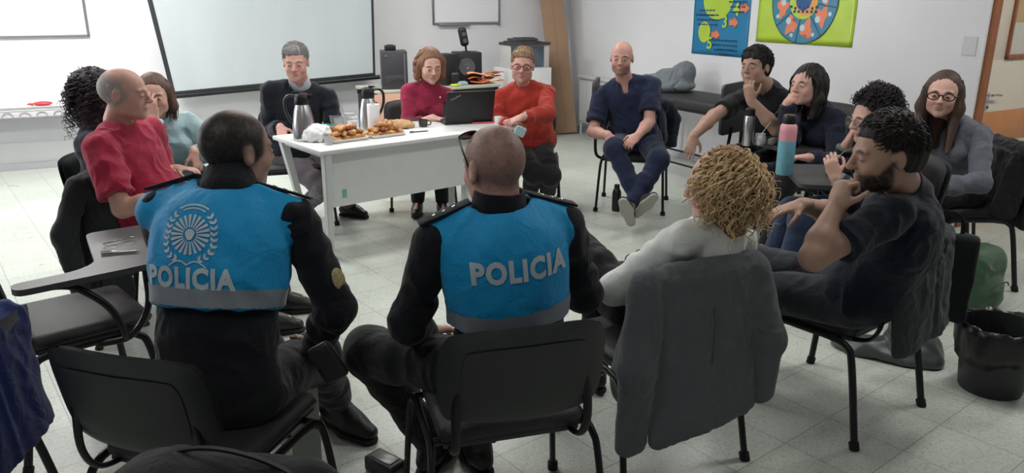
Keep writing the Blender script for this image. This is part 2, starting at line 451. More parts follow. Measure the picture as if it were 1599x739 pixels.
# small notice on the right wall
u, z = RW.uz(1514, 72); mb = MB(); mb.box((0, -.003, 0), (.10, .003, .13)); mb.xf(RW.M(u, z))
mb.build('wall_notice', mat('notice_paper', (204, 207, 210), .7, var=.05, vscale=40), label='small pale paper notice taped to wall beside the wooden door frame', cat='notice')
# baseboards
for nm, wf, L in (('baseboard_back', BW, np.linalg.norm(RB-RA)), ('baseboard_right', RW, np.linalg.norm(RC-RB))):
    mb = MB(); mb.box((L/2, -.008, .035), (L, .014, .07), .002); mb.xf(wf.M(0, 0)); mb.build(nm, mat('baseboard_grey', (185, 184, 190), .5), kind='structure')
# windows of the left wall (daylight comes through these)
LW = WF(RF, RA)
for i, (u0, u1, z0, z1) in enumerate(((3.2, 5.0, .9, 2.3), (5.6, 7.6, .9, 2.3))):
    e = empty('window_%d' % (i+1), LW.P((u0+u1)/2, 0, 0).tolist(), LW.ang, kind='structure')
    w = u1-u0; mb = MB()
    for x in (-w/2+.03, 0, w/2-.03): mb.box((x, .05, (z0+z1)/2), (.05, .05, z1-z0), .003)
    for z_ in (z0+.03, z1-.03): mb.box((0, .05, z_), (w, .05, .05), .003)
    mb.build('window_frame', M_WMETAL, e)
    mb = MB(); mb.box((0, .05, (z0+z1)/2), (w-.04, .005, z1-z0-.04)); mb.build('window_pane', mat('clear_glass', (255, 255, 255), .0, trans=1.0), e)
# ------------------------------------------------------------------ things on the back wall
M_BOARD = mat('whiteboard_face', (232, 233, 238), .25, coat=.3)
M_ALU = mat('aluminium_trim', (150, 152, 158), .35, metal=.7)
def board(name, px0, py0, px1, py1, top, label, cat):
    """a framed board; right/bottom edge from pixels, top height given"""
    uA, zA = BW.uz(px0, py0); uB, zB = BW.uz(px1, py1); z0 = (zA+zB)/2; w = uB-uA; h = top-z0
    e = empty(name, BW.P(uA+w/2, z0, 0).tolist(), BW.ang, label, cat)
    mb = MB(); mb.box((0, -.012, h/2), (w-.03, .012, h-.03)); mb.build('board_face', M_BOARD, e)
    mb = MB()
    for (c, s) in (((0, -.014, .012), (w, .024, .024)), ((0, -.014, h-.012), (w, .024, .024)), ((-w/2+.012, -.014, h/2), (.024, .024, h)), ((w/2-.012, -.014, h/2), (.024, .024, h))):
        mb.box(c, s, .003)
    mb.build('board_frame', M_ALU, e)
    return e, w
board('whiteboard', -420, 66, 141, 58, 2.25, 'large aluminium framed whiteboard hung left of the projector screen', 'whiteboard')
e, w = board('whiteboard', 675, 38, 780, 37, 2.0, 'small aluminium framed whiteboard high on the wall above the speakers', 'whiteboard')
mb = MB(); mb.box((-w*.2, -.04, -.004), (w*.45, .05, .012), .003); mb.build('pen_tray', M_ALU, e)
mb = MB(); mb.box((w/2-.02, -.03, -.004), (.03, .03, .02), .004); mb.build('corner_clip', M_ALU, e)
# projector screen: hangs a little in front of the wall and a little askew
def scr_pts(off):
    B0 = BW.uz(268, 150, off); B1 = BW.uz(586, 119, off); T0 = BW.uz(230, 0, off); T1 = BW.uz(583, 0, off)
    def ext(B, T, z): return (B[0]+(T[0]-B[0])*(z-B[1])/(T[1]-B[1]), z)
    return B0, B1, ext(B1, T1, 2.35), ext(B0, T0, 2.35)
q = scr_pts(.22); base = BW.P((q[0][0]+q[1][0])/2, min(q[0][1], q[1][1])-.05, .22)
e = empty('projector_screen', base.tolist(), 0, 'white projector screen with black borders hanging behind grey-haired man', 'projector screen')
def sheet(name, poly, t, m, off):
    v = []
    for o in (off, off+t):
        for (u, z) in poly: v.append(BW.P(u, z, o)-base)
    n = len(poly); bm = bmesh.new(); vs = [bm.verts.new(p) for p in v]
    bm.faces.new(vs[:n]); bm.faces.new(vs[n:][::-1])
    for i in range(n): bm.faces.new((vs[i], vs[i+n], vs[(i+1) % n+n], vs[(i+1) % n]))
    o = MB(); o.bm.free(); o.bm = bm; return o.build(name, m, e, smooth=False)
M_SCR = mat('screen_fabric', (186, 194, 198), .75, var=.04, vscale=2.2, stretch=(1.4, 1.4, .25))
sheet('screen_fabric', q, .004, M_SCR, .22)
c = [np.mean([p[0] for p in q]), np.mean([p[1] for p in q])]
bw_ = .045
def lerp(a, b_, t): return (a[0]+(b_[0]-a[0])*t, a[1]+(b_[1]-a[1])*t)
inn = [lerp(q[0], q[1], .02), lerp(q[1], q[0], .012), lerp(q[2], q[3], .012), lerp(q[3], q[2], .02)]
M_SB = mat('screen_border', (38, 40, 46), .6)
sheet('black_border', [q[0], inn[0], inn[3], q[3]], .006, M_SB, .22); sheet('black_border', [inn[1], q[1], q[2], inn[2]], .006, M_SB, .22)
up0, up1 = lerp(q[0], q[3], .025), lerp(q[1], q[2], .025)
sheet('black_border', [q[0], q[1], up1, up0], .007, M_SB, .22)
mb = MB(); a = BW.P(q[0][0]-.06, q[0][1]-.01, .225)-base; b_ = BW.P(q[1][0]+.05, q[1][1]-.01, .225)-base; mb.tube([a, b_], .024, 14); mb.build('bottom_bar', mat('screen_bar', (30, 31, 36), .4, metal=.3), e)
mb = MB(); a = BW.P(q[3][0]-.08, 2.38, .2)-base; b_ = BW.P(q[2][0]+.08, 2.38, .2)-base; mb.tube([a, b_], .05, 14)
for t in (.1, .9): mb.box(tuple(a*(1-t)+b_*t+V(-BW.n*.1)), (.06, .22, .06), .004, rot=BW.ang)
mb.build('roller_case', M_WMETAL, e)
# shelf at left
u1_, z1_ = BW.uz(212, 171, .3); u0_ = .1
e = empty('wall_shelf', BW.P((u0_+u1_)/2, 0, 0).tolist(), BW.ang, 'long white shelf with scalloped edge strip below the left whiteboard', 'shelf')
w = u1_-u0_; zs = .62
mb = MB(); mb.box((0, -.15, zs), (w, .3, .03), .004); mb.build('shelf_board', M_WHITE, e)
mb = MB(); mb.box((0, -.012, zs-.18), (w, .02, .33), .003); mb.box((0, -.285, zs-.045), (w, .018, .06), .003); mb.build('back_panel', mat('shelf_grey', (206, 203, 212), .5), e)
mb = MB(); n = int(w/.14)
for i in range(n):
    x = -w/2+.1+i*.14; mb.tube([(x+.045*math.cos(a_), -.297, zs-.07+.045*math.sin(a_)) for a_ in np.linspace(0, PI, 9)], .006, 6)
mb.box((0, -.303, zs+.015), (w, .01, .012)); mb.build('edge_strip', mat('strip_grey', (170, 165, 172), .5), e)
p = W(67, 163, z=zs+.03)
u, z = BW.uz(67, 166, .2)
mb = MB(); mb.sphere((0, 0, .02), (.085, .05, .02)); mb.tube([(-.08, 0, .012), (-.11, 0, .018), (-.13, .01, .014)], [.014, .01, .006])
mb.build('pencil_case', mat('red_plastic', (200, 60, 72), .5), loc=BW.P(u, zs+.016, .17).tolist(), rz=BW.ang, label='small flat red pouch lying on the long white shelf', cat='pouch')
# posters --------------------------------------------------------------
def text_mesh(s, size, bold=.0, width=1.0, align='CENTER', sp=1.0):
    cu = bpy.data.curves.new('t', 'FONT'); cu.body = s; cu.size = size; cu.offset = bold; cu.align_x = align; cu.align_y = 'CENTER'; cu.resolution_u = 3; cu.space_character = sp
    o = bpy.data.objects.new('t', cu); COL.objects.link(o); dg = bpy.context.evaluated_depsgraph_get()
    me = bpy.data.meshes.new_from_object(o.evaluated_get(dg)); bpy.data.objects.remove(o); bpy.data.curves.remove(cu)
    for v in me.vertices: v.co.x *= width
    return me
def wall_M(wf, u, z, off):
    """local (x right, y up, z out of the wall)"""
    p = wf.P(u, z, off); return Matrix(((wf.u[0], 0, wf.n[0], p[0]), (wf.u[1], 0, wf.n[1], p[1]), (0, 1, 0, p[2]), (0, 0, 0, 1)))
def flat(name, polys, parent, m, z):
    bm = bmesh.new()
    for poly in polys:
        if isinstance(poly, bpy.types.Mesh): 
            t = poly; base_i = len(bm.verts); bm.from_mesh(t); bm.verts.ensure_lookup_table()
            for v in bm.verts[base_i:]: v.co.z = z
        else:
            vs = [bm.verts.new((x, y, z)) for x, y in poly]; f = bm.faces.new(vs)
    bmesh.ops.triangulate(bm, faces=bm.faces[:])
    for f in bm.faces:
        if f.normal.z < 0: f.normal_flip()
    me = bpy.data.meshes.new(name); bm.to_mesh(me); bm.free(); return put(name, me, m, parent)
def circ(cx, cy, rx, ry=None, n=40, a0=0, a1=2*PI):
    ry = ry or rx; return [(cx+rx*math.cos(a0+(a1-a0)*i/n), cy+ry*math.sin(a0+(a1-a0)*i/n)) for i in range(n if a1-a0 > 6.28 else n+1)]
def tmesh(s, x, y, size, bold=0, width=1.0, rot=0):
    me = text_mesh(s, size, bold, width)
    c_, s_ = math.cos(rot), math.sin(rot)
    for v in me.vertices: v.co = (x+v.co.x*c_-v.co.y*s_, y+v.co.x*s_+v.co.y*c_, 0)
    return me
def arrow(x, y, w, h): return [(x, y-h*.25), (x+w*.55, y-h*.25), (x+w*.55, y-h*.5), (x+w, y), (x+w*.55, y+h*.5), (x+w*.55, y+h*.25), (x, y+h*.25)]
uA, zA = RW.uz(1080, 83); uB, zB = RW.uz(1166, 91); w = uB-uA; z0 = (zA+zB)/2; h = 1.1
def mk_poster(name, uA, w, z0, h, m, label):
    e = empty(name, RW.P(uA+w/2, z0, 0).tolist(), 0, label, 'poster'); e.matrix_world = wall_M(RW, uA+w/2, z0, .004)
    nx, ny = 24, 24; V_, F_ = [], []
    for k, off in ((0, 0), (1, -.002)):
        for j in range(ny+1):
            for i in range(nx+1):
                x = -w/2+w*i/nx; y = h*j/ny; zz = .003*math.sin(x*23+y*4)*math.sin(y*9) if k == 0 else -.003
                V_.append((x, y, zz))
    for j in range(ny):
        for i in range(nx): a = j*(nx+1)+i; F_.append((a, a+1, a+nx+2, a+nx+1))
    me = mesh_np(V_[:(nx+1)*(ny+1)], F_, name=name); o = put('poster_sheet', me, m, e)
    sm = o.modifiers.new('s', 'SOLIDIFY'); sm.thickness = .001
    return e
M_PB = mat('poster_blue', (32, 122, 168), .35, var=.05, vscale=8); M_PG = mat('poster_green', (176, 205, 62), .25, var=.06, vscale=6, coat=.4)
M_PO = mat('poster_orange', (226, 130, 96), .3); M_PD = mat('poster_ink', (24, 62, 92), .4); M_PB2 = mat('poster_blue2', (58, 128, 160), .28, coat=.3); M_PW = mat('poster_pale', (190, 205, 210), .4)
e = mk_poster('number_poster', uA, w, z0, h, M_PB, 'blue poster with green circles, orange arrows and numbers, left of the wheel poster')
def pu(px, py):
    u, z = RW.uz(px, py); return u-(uA+w/2), z-z0
c5 = pu(1101, 50); c4 = pu(1122, 7)
flat('green_circle', [circ(c5[0], c5[1], .085, .1), circ(c4[0], c4[1]+.05, .2, .19)], e, M_PG, .006)
n5, n3, n4 = pu(1109, 68), pu(1133, 35), pu(1151, 15)
flat('numbers', [tmesh('5', n5[0], n5[1], .16, .004), tmesh('3', n3[0], n3[1], .15, .004), tmesh('4', n4[0], n4[1], .17, .004)], e, M_PG, .0075)
a5, a3, a4 = pu(1112, 54), pu(1140, 35), pu(1157, 13)
for a_ in (a5, a3, a4): flat('orange_arrow', [arrow(a_[0], a_[1], .12, .1)], e, M_PO, .0072)
lines = []
rr = random.Random(3)
for (px_, py_, n_, l_) in ((1112, 63, 3, .34), (1088, 24, 3, .3), (1094, 17, 2, .22), (1140, 4, 3, .2), (1122, 78, 2, .2)):
    a_ = pu(px_, py_)
    for k in range(n_):
        x = a_[0]+k*.02
        while x < a_[0]+l_:
            ww = rr.uniform(.02, .05); lines.append([(x, a_[1]-k*.045), (x+ww, a_[1]-k*.045), (x+ww, a_[1]-k*.045+.013), (x, a_[1]-k*.045+.013)]); x += ww+.012
flat('small_print', lines, e, M_PD, .0085)
# wheel poster: green sheet with a big blue disc of orange figures
uA, zA = RW.uz(1180, 68); uB, zB = RW.uz(1331, 71); w = uB-uA; z0 = (zA+zB)/2; h = 1.25
e = mk_poster('wheel_poster', uA, w, z0, h, M_PG, 'lime green poster with a large blue and orange wheel on the right wall')
cx, cy = pu(1257, 2)[0], pu(1257, 2)[1]; R = cy-pu(1257, 69)[1]; Rx = R*1.0
flat('wheel_disc', [circ(cx, cy, Rx, R, 56)], e, M_PB2, .006)
flat('wheel_rim', [[(cx+Rx*math.cos(a), cy+R*math.sin(a)), (cx+Rx*math.cos(b), cy+R*math.sin(b)), (cx+Rx*.975*math.cos(b), cy+R*.975*math.sin(b)), (cx+Rx*.975*math.cos(a), cy+R*.975*math.sin(a))] for a, b in [(2*PI*i/56, 2*PI*(i+1)/56) for i in range(56)]], e, M_PD, .0068)
fig, dots, spk = [], [], []
for i in range(8):
    a = 2*PI*i/8+.25; r0 = R*.66; x, y = cx+r0*math.cos(a), cy+r0*math.sin(a)
    pts = []
    for k in range(14):
        t = 2*PI*k/14; rad = R*(.21+.06*math.sin(3*t+i*1.7)+.04*math.cos(5*t+i)); pts.append((x+rad*math.cos(t)*.8, y+rad*math.sin(t)))
    fig.append(pts); a2 = a+PI/8
    spk.append([(cx+math.cos(a2)*R*.42-.004*math.sin(a2), cy+math.sin(a2)*R*.42+.004*math.cos(a2)), (cx+math.cos(a2)*R-.004*math.sin(a2), cy+math.sin(a2)*R+.004*math.cos(a2)), (cx+math.cos(a2)*R+.004*math.sin(a2), cy+math.sin(a2)*R-.004*math.cos(a2)), (cx+math.cos(a2)*R*.42+.004*math.sin(a2), cy+math.sin(a2)*R*.42-.004*math.cos(a2))])
    dots.append(circ(cx+R*.62*math.cos(a2+.2), cy+R*.62*math.sin(a2+.2), .028, n=14)); dots.append(circ(cx+R*.85*math.cos(a2-.2), cy+R*.85*math.sin(a2-.2), .018, n=12))
flat('wheel_figures', fig, e, M_PO, .0076); [flat('wheel_spoke', [q_], e, M_PD, .0082) for q_ in spk]; [flat('wheel_dot', [q_], e, M_PW, .0086) for q_ in dots]
flat('hub_ring', [circ(cx, cy, R*.42, R*.42, 40)], e, M_PG, .009)
flat('hub_swirl', [circ(cx+R*.08, cy-R*.02, R*.33, R*.33, 30)], e, mat('poster_amber', (222, 160, 80), .3), .0096)
flat('hub_center', [circ(cx, cy+R*.05, R*.24, R*.27, 30)], e, mat('poster_navy', (36, 84, 140), .3), .0102)
zz = [[(cx-.14+k*.045, cy-R*.16-(k % 2)*.012), (cx-.115+k*.045, cy-R*.16-(k % 2)*.012), (cx-.115+k*.045, cy-R*.10-(k % 2)*.012), (cx-.14+k*.045, cy-R*.10-(k % 2)*.012)] for k in range(7)]
zz += [[(cx-.10+k*.045, cy-R*.27), (cx-.075+k*.045, cy-R*.27), (cx-.075+k*.045, cy-R*.21), (cx-.10+k*.045, cy-R*.21)] for k in range(6)]
flat('hub_lettering', zz, e, M_PD, .0108)
# wall radiator ---------------------------------------------------------
uA, _ = RW.uz(904, 150, .12); e = empty('radiator', RW.P(uA+.6, 0, .1).tolist(), RW.ang, 'white panel radiator with top grille behind man in navy scrubs', 'radiator')
mb = MB(); mb.box((0, 0, .42), (1.2, .03, .56), .01).box((0, .05, .42), (1.2, .02, .56), .008)
for i in range(28): mb.box((-.58+i*.043, -.017, .42), (.02, .01, .5), .004)
mb.build('panel', M_WMETAL, e)
mb = MB()
for i in range(25): mb.box((-.59+i*.049, .02, .715), (.016, .13, .02), .003)
mb.box((0, -.04, .705), (1.22, .012, .03), .003).box((0, .085, .705), (1.22, .012, .03), .003); mb.build('top_grille', M_WMETAL, e)
mb = MB(); mb.tube([(-.57, 0, .15), (-.57, 0, 0)], .012).tube([(.57, 0, .15), (.57, 0, 0)], .012); mb.build('pipe', M_WMETAL, e)
# ================================================================== lights
def area(name, loc, rot, sx, sy, power, col, spread=None):
    l = bpy.data.lights.new(name, 'AREA'); l.shape = 'RECTANGLE'; l.size = sx; l.size_y = sy; l.energy = power; l.color = col
    if spread: l.spread = spread
    o = bpy.data.objects.new(name, l); COL.objects.link(o); o.location = loc; o.rotation_euler = rot; return o
M_DIF = mat('lamp_diffuser', (255, 255, 250), .5, emit=((255, 253, 246), 1.2))
lamps = [(-3.6, 6.3, 92), (-3.4, 3.8, 34), (-.6, 7.2, 44), (-.9, 4.6, 30), (1.6, 6.0, 16), (1.9, 3.2, 24), (-.8, 1.0, 9), (4.4, 4.4, 26)]
for i, (x, y, pw) in enumerate(lamps):
    t = empty('ceiling_light', (x, y, CEIL-.06), math.radians(28), 'flush fluorescent ceiling panel lamp', 'ceiling light', 'fluorescent ceiling panels')
    mb = MB(); mb.box((0, 0, .03), (1.24, .34, .06), .006); mb.build('lamp_housing', M_WMETAL, t)
    mb = MB(); mb.box((0, 0, -.004), (1.16, .27, .012), .004); mb.build('diffuser', M_DIF, t)
    area('lamp_light', (x, y, CEIL-.08), (0, 0, math.radians(28)), 1.15, .27, pw, (1, .985, .96))
area('daylight', (-6.55, 4.8, 1.65), (0, -PI/2, 0), 1.5, 2.4, 130, (.93, .95, 1.0))
wd_ = bpy.data.worlds.new('world'); SC.world = wd_; wd_.use_nodes = True
wd_.node_tree.nodes['Background'].inputs[0].default_value = (.75, .82, .95, 1); wd_.node_tree.nodes['Background'].inputs[1].default_value = .5
SC.view_settings.view_transform = 'Standard'; SC.view_settings.look = 'None'; SC.view_settings.gamma = 1; SC.view_settings.exposure = 0.0
SC.view_settings.use_curve_mapping = False
# ================================================================== chairs
M_UPH = mat('black_upholstery', (34, 34, 37), .55, bump=.25, bscale=420, var=.08, vscale=30)
M_SHELL = mat('chair_shell', (42, 44, 48), .42, bump=.12, bscale=500, var=.05)
M_TAB = mat('tablet_grey', (66, 64, 68), .45, bump=.1, bscale=600)
def smooth_poly(pts, r=.04, n=5):
    out = []; N = len(pts)
    for i in range(N):
        p, a, b = V(pts[i]), V(pts[i-1]), V(pts[(i+1) % N])
        ra = min(r, np.linalg.norm(a-p)*.45); rb = min(r, np.linalg.norm(b-p)*.45); s, e_ = p+nrm(a-p)*ra, p+nrm(b-p)*rb
        for k in range(n+1):
            t = k/n; out.append(tuple((1-t)**2*s+2*t*(1-t)*p+t*t*e_))
    return out
def backrest_surface(w, z0, z1, y0, lean, curve):
    def P(a, b):       # a in -1..1 across, b 0..1 up
        z = z0+(z1-z0)*b; y = y0-lean*b+curve*(1-a*a)*-1
        return a*w/2, y, z
    return P
def pad(mb, w, z0, z1, y0, lean, curve, t, rc, nx=16, nz=12):
    """curved rounded panel facing +y"""
    P = backrest_surface(w, z0, z1, y0, lean, curve); grids = []
    h = z1-z0
    for side in (0, 1):
        g = []
        for j in range(nz+1):
            row = []
            for i in range(nx+1):
                a, b = -1+2*i/nx, j/nz
                # superellipse mapping of the square
                X, Z = a, 2*b-1; q = (abs(X)**4+abs(Z)**4)**.25; m_ = max(abs(X), abs(Z)); s = m_/q if q > 0 else 1
                k = 1-(1-s)*rc; X *= k; Z *= k
                x, y, z = P(X, (Z+1)/2); edge = max(0, (m_-.72)/.28)
                th = t*.5*math.sqrt(max(0, 1-edge**2.2))
                row.append(mb.bm.verts.new((x, y+(th if side == 0 else -th), z)))
            g.append(row)
        grids.append(g)
    for side in (0, 1):
        g = grids[side]
        for j in range(nz):
            for i in range(nx):
                f = [g[j][i], g[j][i+1], g[j+1][i+1], g[j+1][i]]
                mb.bm.faces.new(f[::-1] if side == 0 else f)
    bmesh.ops.remove_doubles(mb.bm, verts=mb.bm.verts[:], dist=.0004)
def make_chair(tablet=None, label='', group=None):
    """seat faces local +y; tablet None | 'down' | 'up' | 'folded' """
    t = empty('tablet_chair' if tablet else 'conference_chair', (0, 0, 0), 0, label, 'chair', group)
    mb = MB(); mb.box((0, .02, .445), (.45, .44, .055), .026, 4)
    for v in mb.bm.verts:
        x, y = v.co.x/.225, (v.co.y-.02)/.22; q = (abs(x)**5+abs(y)**5)**.2; m_ = max(abs(x), abs(y), 1e-6); s = m_/max(q, 1e-6)
        v.co.x *= .35+.65*s; v.co.y = .02+(v.co.y-.02)*(.35+.65*s)
        if v.co.z > .45: v.co.z += .006*(1-x*x) - .02*max(0, y-.6)
    mb.build('seat', M_UPH, t)
    mb = MB(); mb.box((0, .02, .412), (.40, .39, .02), .008); mb.build('seat_shell', M_SHELL, t)
    mb = MB(); pad(mb, .445, .535, .805, -.215, .05, .035, .045, .75); mb.build('backrest', M_UPH, t)
    mb = MB(); pad(mb, .46, .525, .81, -.238, .05, .035, .022, .72); b = mb.build('backrest_shell', M_SHELL, t)
    mb = MB(); pad(mb, .345, .572, .762, -.2755, .033, .021, .007, .6); mb.build('shell_inset', mat('shell_inset', (44, 46, 49), .5, bump=.1), b)
    for s in (-1, 1):
        mb = MB(); mb.tube(curve_pts([(s*.262, .225, .012), (s*.243, .19, .33), (s*.235, .155, .398), (s*.232, .09, .412), (s*.232, 0, .413)], 6), .0145, 10, flat=.72, up=(1, 0, 0)); lg = mb.build('leg', M_BLACKM, t)
        mb = MB(); mb.tube([(s*.2635, .228, 0), (s*.261, .222, .03)], .0185, 12); mb.build('foot_cap', M_RUB, lg)
        mb = MB(); mb.tube(curve_pts([(s*.262, -.275, .012), (s*.246, -.215, .33), (s*.238, -.185, .395), (s*.233, -.12, .412), (s*.232, 0, .413)], 6), .0145, 10, flat=.72, up=(1, 0, 0)); lg = mb.build('leg', M_BLACKM, t)
        mb = MB(); mb.tube([(s*.2635, -.278, 0), (s*.261, -.270, .03)], .0185, 12); mb.build('foot_cap', M_RUB, lg)
        mb = MB(); mb.tube(curve_pts([(s*.17, -.02, .40), (s*.175, -.15, .405), (s*.18, -.235, .43), (s*.185, -.27, .50), (s*.18, -.272, .60), (s*.16, -.28, .68)], 5), .013, 10, flat=.6, up=(0, 1, 0)); mb.build('back_support', M_BLACKM, t)
    mb = MB()
    for y in (.15, -.13): mb.tube([(-.232, y, .405), (.232, y, .405)], .011, 10)
    mb.build('cross_bar', M_BLACKM, t)
    if tablet:
        s = 1
        mb = MB()
        if tablet == 'down':
            mb.tube(curve_pts([(s*.235, .10, .40), (s*.285, .10, .43), (s*.30, .06, .55), (s*.295, -.02, .64), (s*.29, -.08, .668), (s*.28, -.16, .672)], 6), .0125, 10)
            mb.tube(curve_pts([(s*.235, .02, .40), (s*.28, .12, .42), (s*.29, .19, .52), (s*.285, .2, .66)], 5), .0125, 10)
            mb.build('arm_bracket', M_BLACKM, t)
            mb = MB(); L_ = [(.25, -.22), (.335, -.22), (.345, .12), (.335, .42), (-.19, .42), (-.22, .14), (.2, .06), (.25, -.02)]
            mb.prism(smooth_poly(L_, .045), .675, .697); mb.build('writing_tablet', M_TAB, t)
        else:
            mb.tube(curve_pts([(s*.235, .10, .40), (s*.285, .10, .43), (s*.30, .08, .52), (s*.30, .05, .68)], 6), .0125, 10)
            mb.build('arm_bracket', M_BLACKM, t)
            mb = MB(); mb.prism(smooth_poly([(-.14, .64), (.15, .62), (.15, 1.0), (-.14, 1.02)], .04), -.011, .011)
            mb.xf(Matrix.Translation((s*.315, .02, 0)) @ Matrix(((0, 0, 1, 0), (1, 0, 0, 0), (0, 1, 0, 0), (0, 0, 0, 1)))); mb.build('folded_tablet', M_TAB, t)
    return t
CH_PLAIN = make_chair(None); CH_DOWN = make_chair('down'); CH_FOLD = make_chair('folded')
_used = set()
def chair(x, y, deg, label, proto, group='black chairs of the meeting circle'):
    o = proto if id(proto) not in _used else copy_tree(proto); _used.add(id(proto))
    o.location = (x, y, 0); o.rotation_euler = (0, 0, math.radians(deg-90)); o['label'] = label; o['group'] = group; o['category'] = 'chair'; return o
CHAIRS = {}
def C_(key, *a, **k): CHAIRS[key] = a; return chair(*a, **k)
C_('empty', -1.68, 2.72, 43, 'empty chair at left with writing tablet folded down holding folded glasses', CH_DOWN)
C_('off1', -.85, 1.93, 74, 'black chair under the officer whose vest carries the round crest', CH_PLAIN)
C_('off2', -.045, 2.09, 106, 'black chair under the officer with sunglasses pushed up, seen from behind', CH_PLAIN)
C_('red', -1.74, 3.66, 8, 'black chair under bald man in red shirt, charcoal coat over its back', CH_PLAIN)
C_('curlw', -2.06, 4.12, -4, 'black chair under woman with long dark curls beside the red shirt man', CH_PLAIN)
C_('blue', -2.10, 4.74, -50, 'black chair under woman in pale blue shirt covering her mouth', CH_PLAIN)
C_('gh', -1.62, 5.62, -72, 'black chair under grey-haired man at the left end of table', CH_PLAIN)
C_('mag', -.76, 6.15, -74, 'black chair under woman in magenta sweater typing on laptop', CH_PLAIN)
C_('ora', .12, 6.02, -92, 'black chair under woman in orange-red sweater right of the laptop', CH_PLAIN)
C_('scr', .97, 6.04, -104, 'black chair with folded tablet under man in navy scrubs', CH_FOLD)
C_('blk', 1.88, 5.60, -145, 'black chair with raised folded tablet under young man in black shirt', CH_FOLD)
C_('nav', 2.08, 5.05, -160, 'black chair under woman in navy cardigan by pink and blue flask', CH_DOWN)
C_('cur', 1.92, 3.98, 172, 'black chair under curly haired person in striped sweater', CH_DOWN)
C_('gry', 2.62, 4.40, 178, 'black chair under woman in grey sweater, black jacket over its back', CH_PLAIN)
g = 'spare chairs along the right wall'
CHAIR_W = C_('white', .49, 2.57, 116, 'black chair under curly blonde woman, grey blazer over its back', CH_PLAIN); CHAIR_W.scale.z = .945
CHAIR_P = C_('polo', 1.31, 2.88, 128, 'black chair under bearded man in navy polo, dark jacket over its back', CH_PLAIN); CHAIR_P.scale.z = .95
C_('near', -.50, 1.30, 90, 'black chair nearest the camera carrying the black backpack', CH_PLAIN)
C_('side', -1.64, 1.78, 180, 'black chair at lower left corner with blue jacket over its back', CH_PLAIN)
C_('w1', 2.36, 6.1, -152, 'empty black chair by right wall behind woman in navy cardigan', CH_PLAIN, group=g)
C_('w2', 2.58, 5.66, -152, 'empty black chair by right wall above the curly haired person', CH_PLAIN, group=g)
C_('w3', 2.84, 5.20, -152, 'empty black chair by right wall beside woman in grey sweater', CH_PLAIN, group=g)
# ================================================================== meeting table
FL, FU = V(-1.14, 4.51, 0), nrm(V(1.17, .94, 0)); FV = V(-FU[1], FU[0], 0); TL, TW, TH = 1.50, .72, .74
T_ANG = math.atan2(FU[1], FU[0])
tb = empty('meeting_table', (FL+FU*TL/2+FV*TW/2).tolist(), T_ANG, 'long white meeting table with flasks, pastries and open laptop on it', 'table')
mb = MB(); mb.box((0, 0, TH-.0125), (TL, TW, .025), .003); mb.build('tabletop', M_WHITE, tb)
def TP(px, py): return W(px, py, z=TH)
def loc(p): d = p-(FL+FU*TL/2+FV*TW/2); return V(d@FU, d@FV, p[2])
for (x, y, bx, by) in ((-TL/2+.06, -TW/2+.05, .06, .16), (-TL/2+.05, TW/2-.05, .13, -.02), (TL/2-.30, -TW/2+.2, 0, .03), (TL/2-.1, TW/2-.05, -.03, -.02)):
    mb = MB(); a = V(x, y, TH-.025); b_ = V(x+bx, y+by, .012)
    r = bmesh.ops.create_cube(mb.bm, size=1); 
    for v in r['verts']:
        p = b_ if v.co.z < 0 else a; s = .034 if v.co.z < 0 else .05
        v.co = (p[0]+v.co.x*s, p[1]+v.co.y*s*1.2, p[2])
    bmesh.ops.bevel(mb.bm, geom=mb.bm.edges[:], offset=.004, segments=2, affect='EDGES')
    lg = mb.build('leg', M_WMETAL, tb)
    mb = MB(); mb.tube([(b_[0], b_[1], 0), (b_[0], b_[1], .014)], .017); mb.build('foot_cap', M_RUB, lg)
mb = MB(); mb.box((0, 0, TH-.04), (TL-.16, .03, .03)).box((-TL/2+.06, 0, TH-.04), (.03, TW-.1, .03)).box((TL/2-.12, 0, TH-.04), (.03, TW-.1, .03)); mb.build('table_frame', M_WMETAL, tb)
mb = MB(); mb.box((-.06, -TW/2+.13, TH-.21), (TL-.30, .016, .36), .002); pn = mb.build('modesty_panel', M_WHITE, tb)
mb = MB(); mb.box((-TL/2+.2, -TW/2+.1205, TH-.31), (.032, .002, .055), .0005); mb.build('sticker', mat('green_sticker', (120, 190, 160), .5), pn, label='small green sticker')
# ---- things on the table
M_COFBLK = mat('flask_black', (22, 22, 25), .35)
def carafe(px, py, ang, label):
    p = TP(px, py); e = empty('thermal_carafe', p.tolist(), ang, label, 'flask', 'steel coffee flasks on the table')
    mb = MB(); mb.lathe([(.0, 0), (.066, 0), (.070, .006), (.071, .03), (.069, .09), (.062, .15), (.052, .195), (.044, .222), (.041, .232)], 32); mb.build('body', M_STEEL, e)
    mb = MB(); mb.lathe([(.043, .228), (.045, .236), (.046, .262), (.044, .285), (.036, .297), (.012, .302), (0, .302)], 28)
    mb.prism([(.03, -.014), (.062, -.009), (.068, 0), (.062, .009), (.03, .014)], .262, .290); l_ = mb.build('lid', M_COFBLK, e)
    mb = MB(); mb.tube(curve_pts([(-.036, 0, .283), (-.075, 0, .286), (-.103, 0, .262), (-.105, 0, .20), (-.088, 0, .145), (-.066, 0, .112)], 6), .0095, 10, flat=1.3, up=(0, 1, 0)); mb.build('handle', M_COFBLK, e)
    mb = MB(); mb.box((-.03, 0, .305), (.045, .02, .012), .004); mb.build('thumb_lever', M_COFBLK, l_)
    return e
carafe(476, 219, math.radians(5), 'steel thermal flask with black handle, in front of grey-haired man')
carafe(577, 206, math.radians(195), 'steel thermal flask with black handle, behind the white paper roll')
p = TP(580, 203); p = TP(585, 212)
e = empty('paper_roll', (p-V(0, 0, 0)).tolist(), 0, 'upright white kitchen paper roll between the steel flasks', 'paper roll')
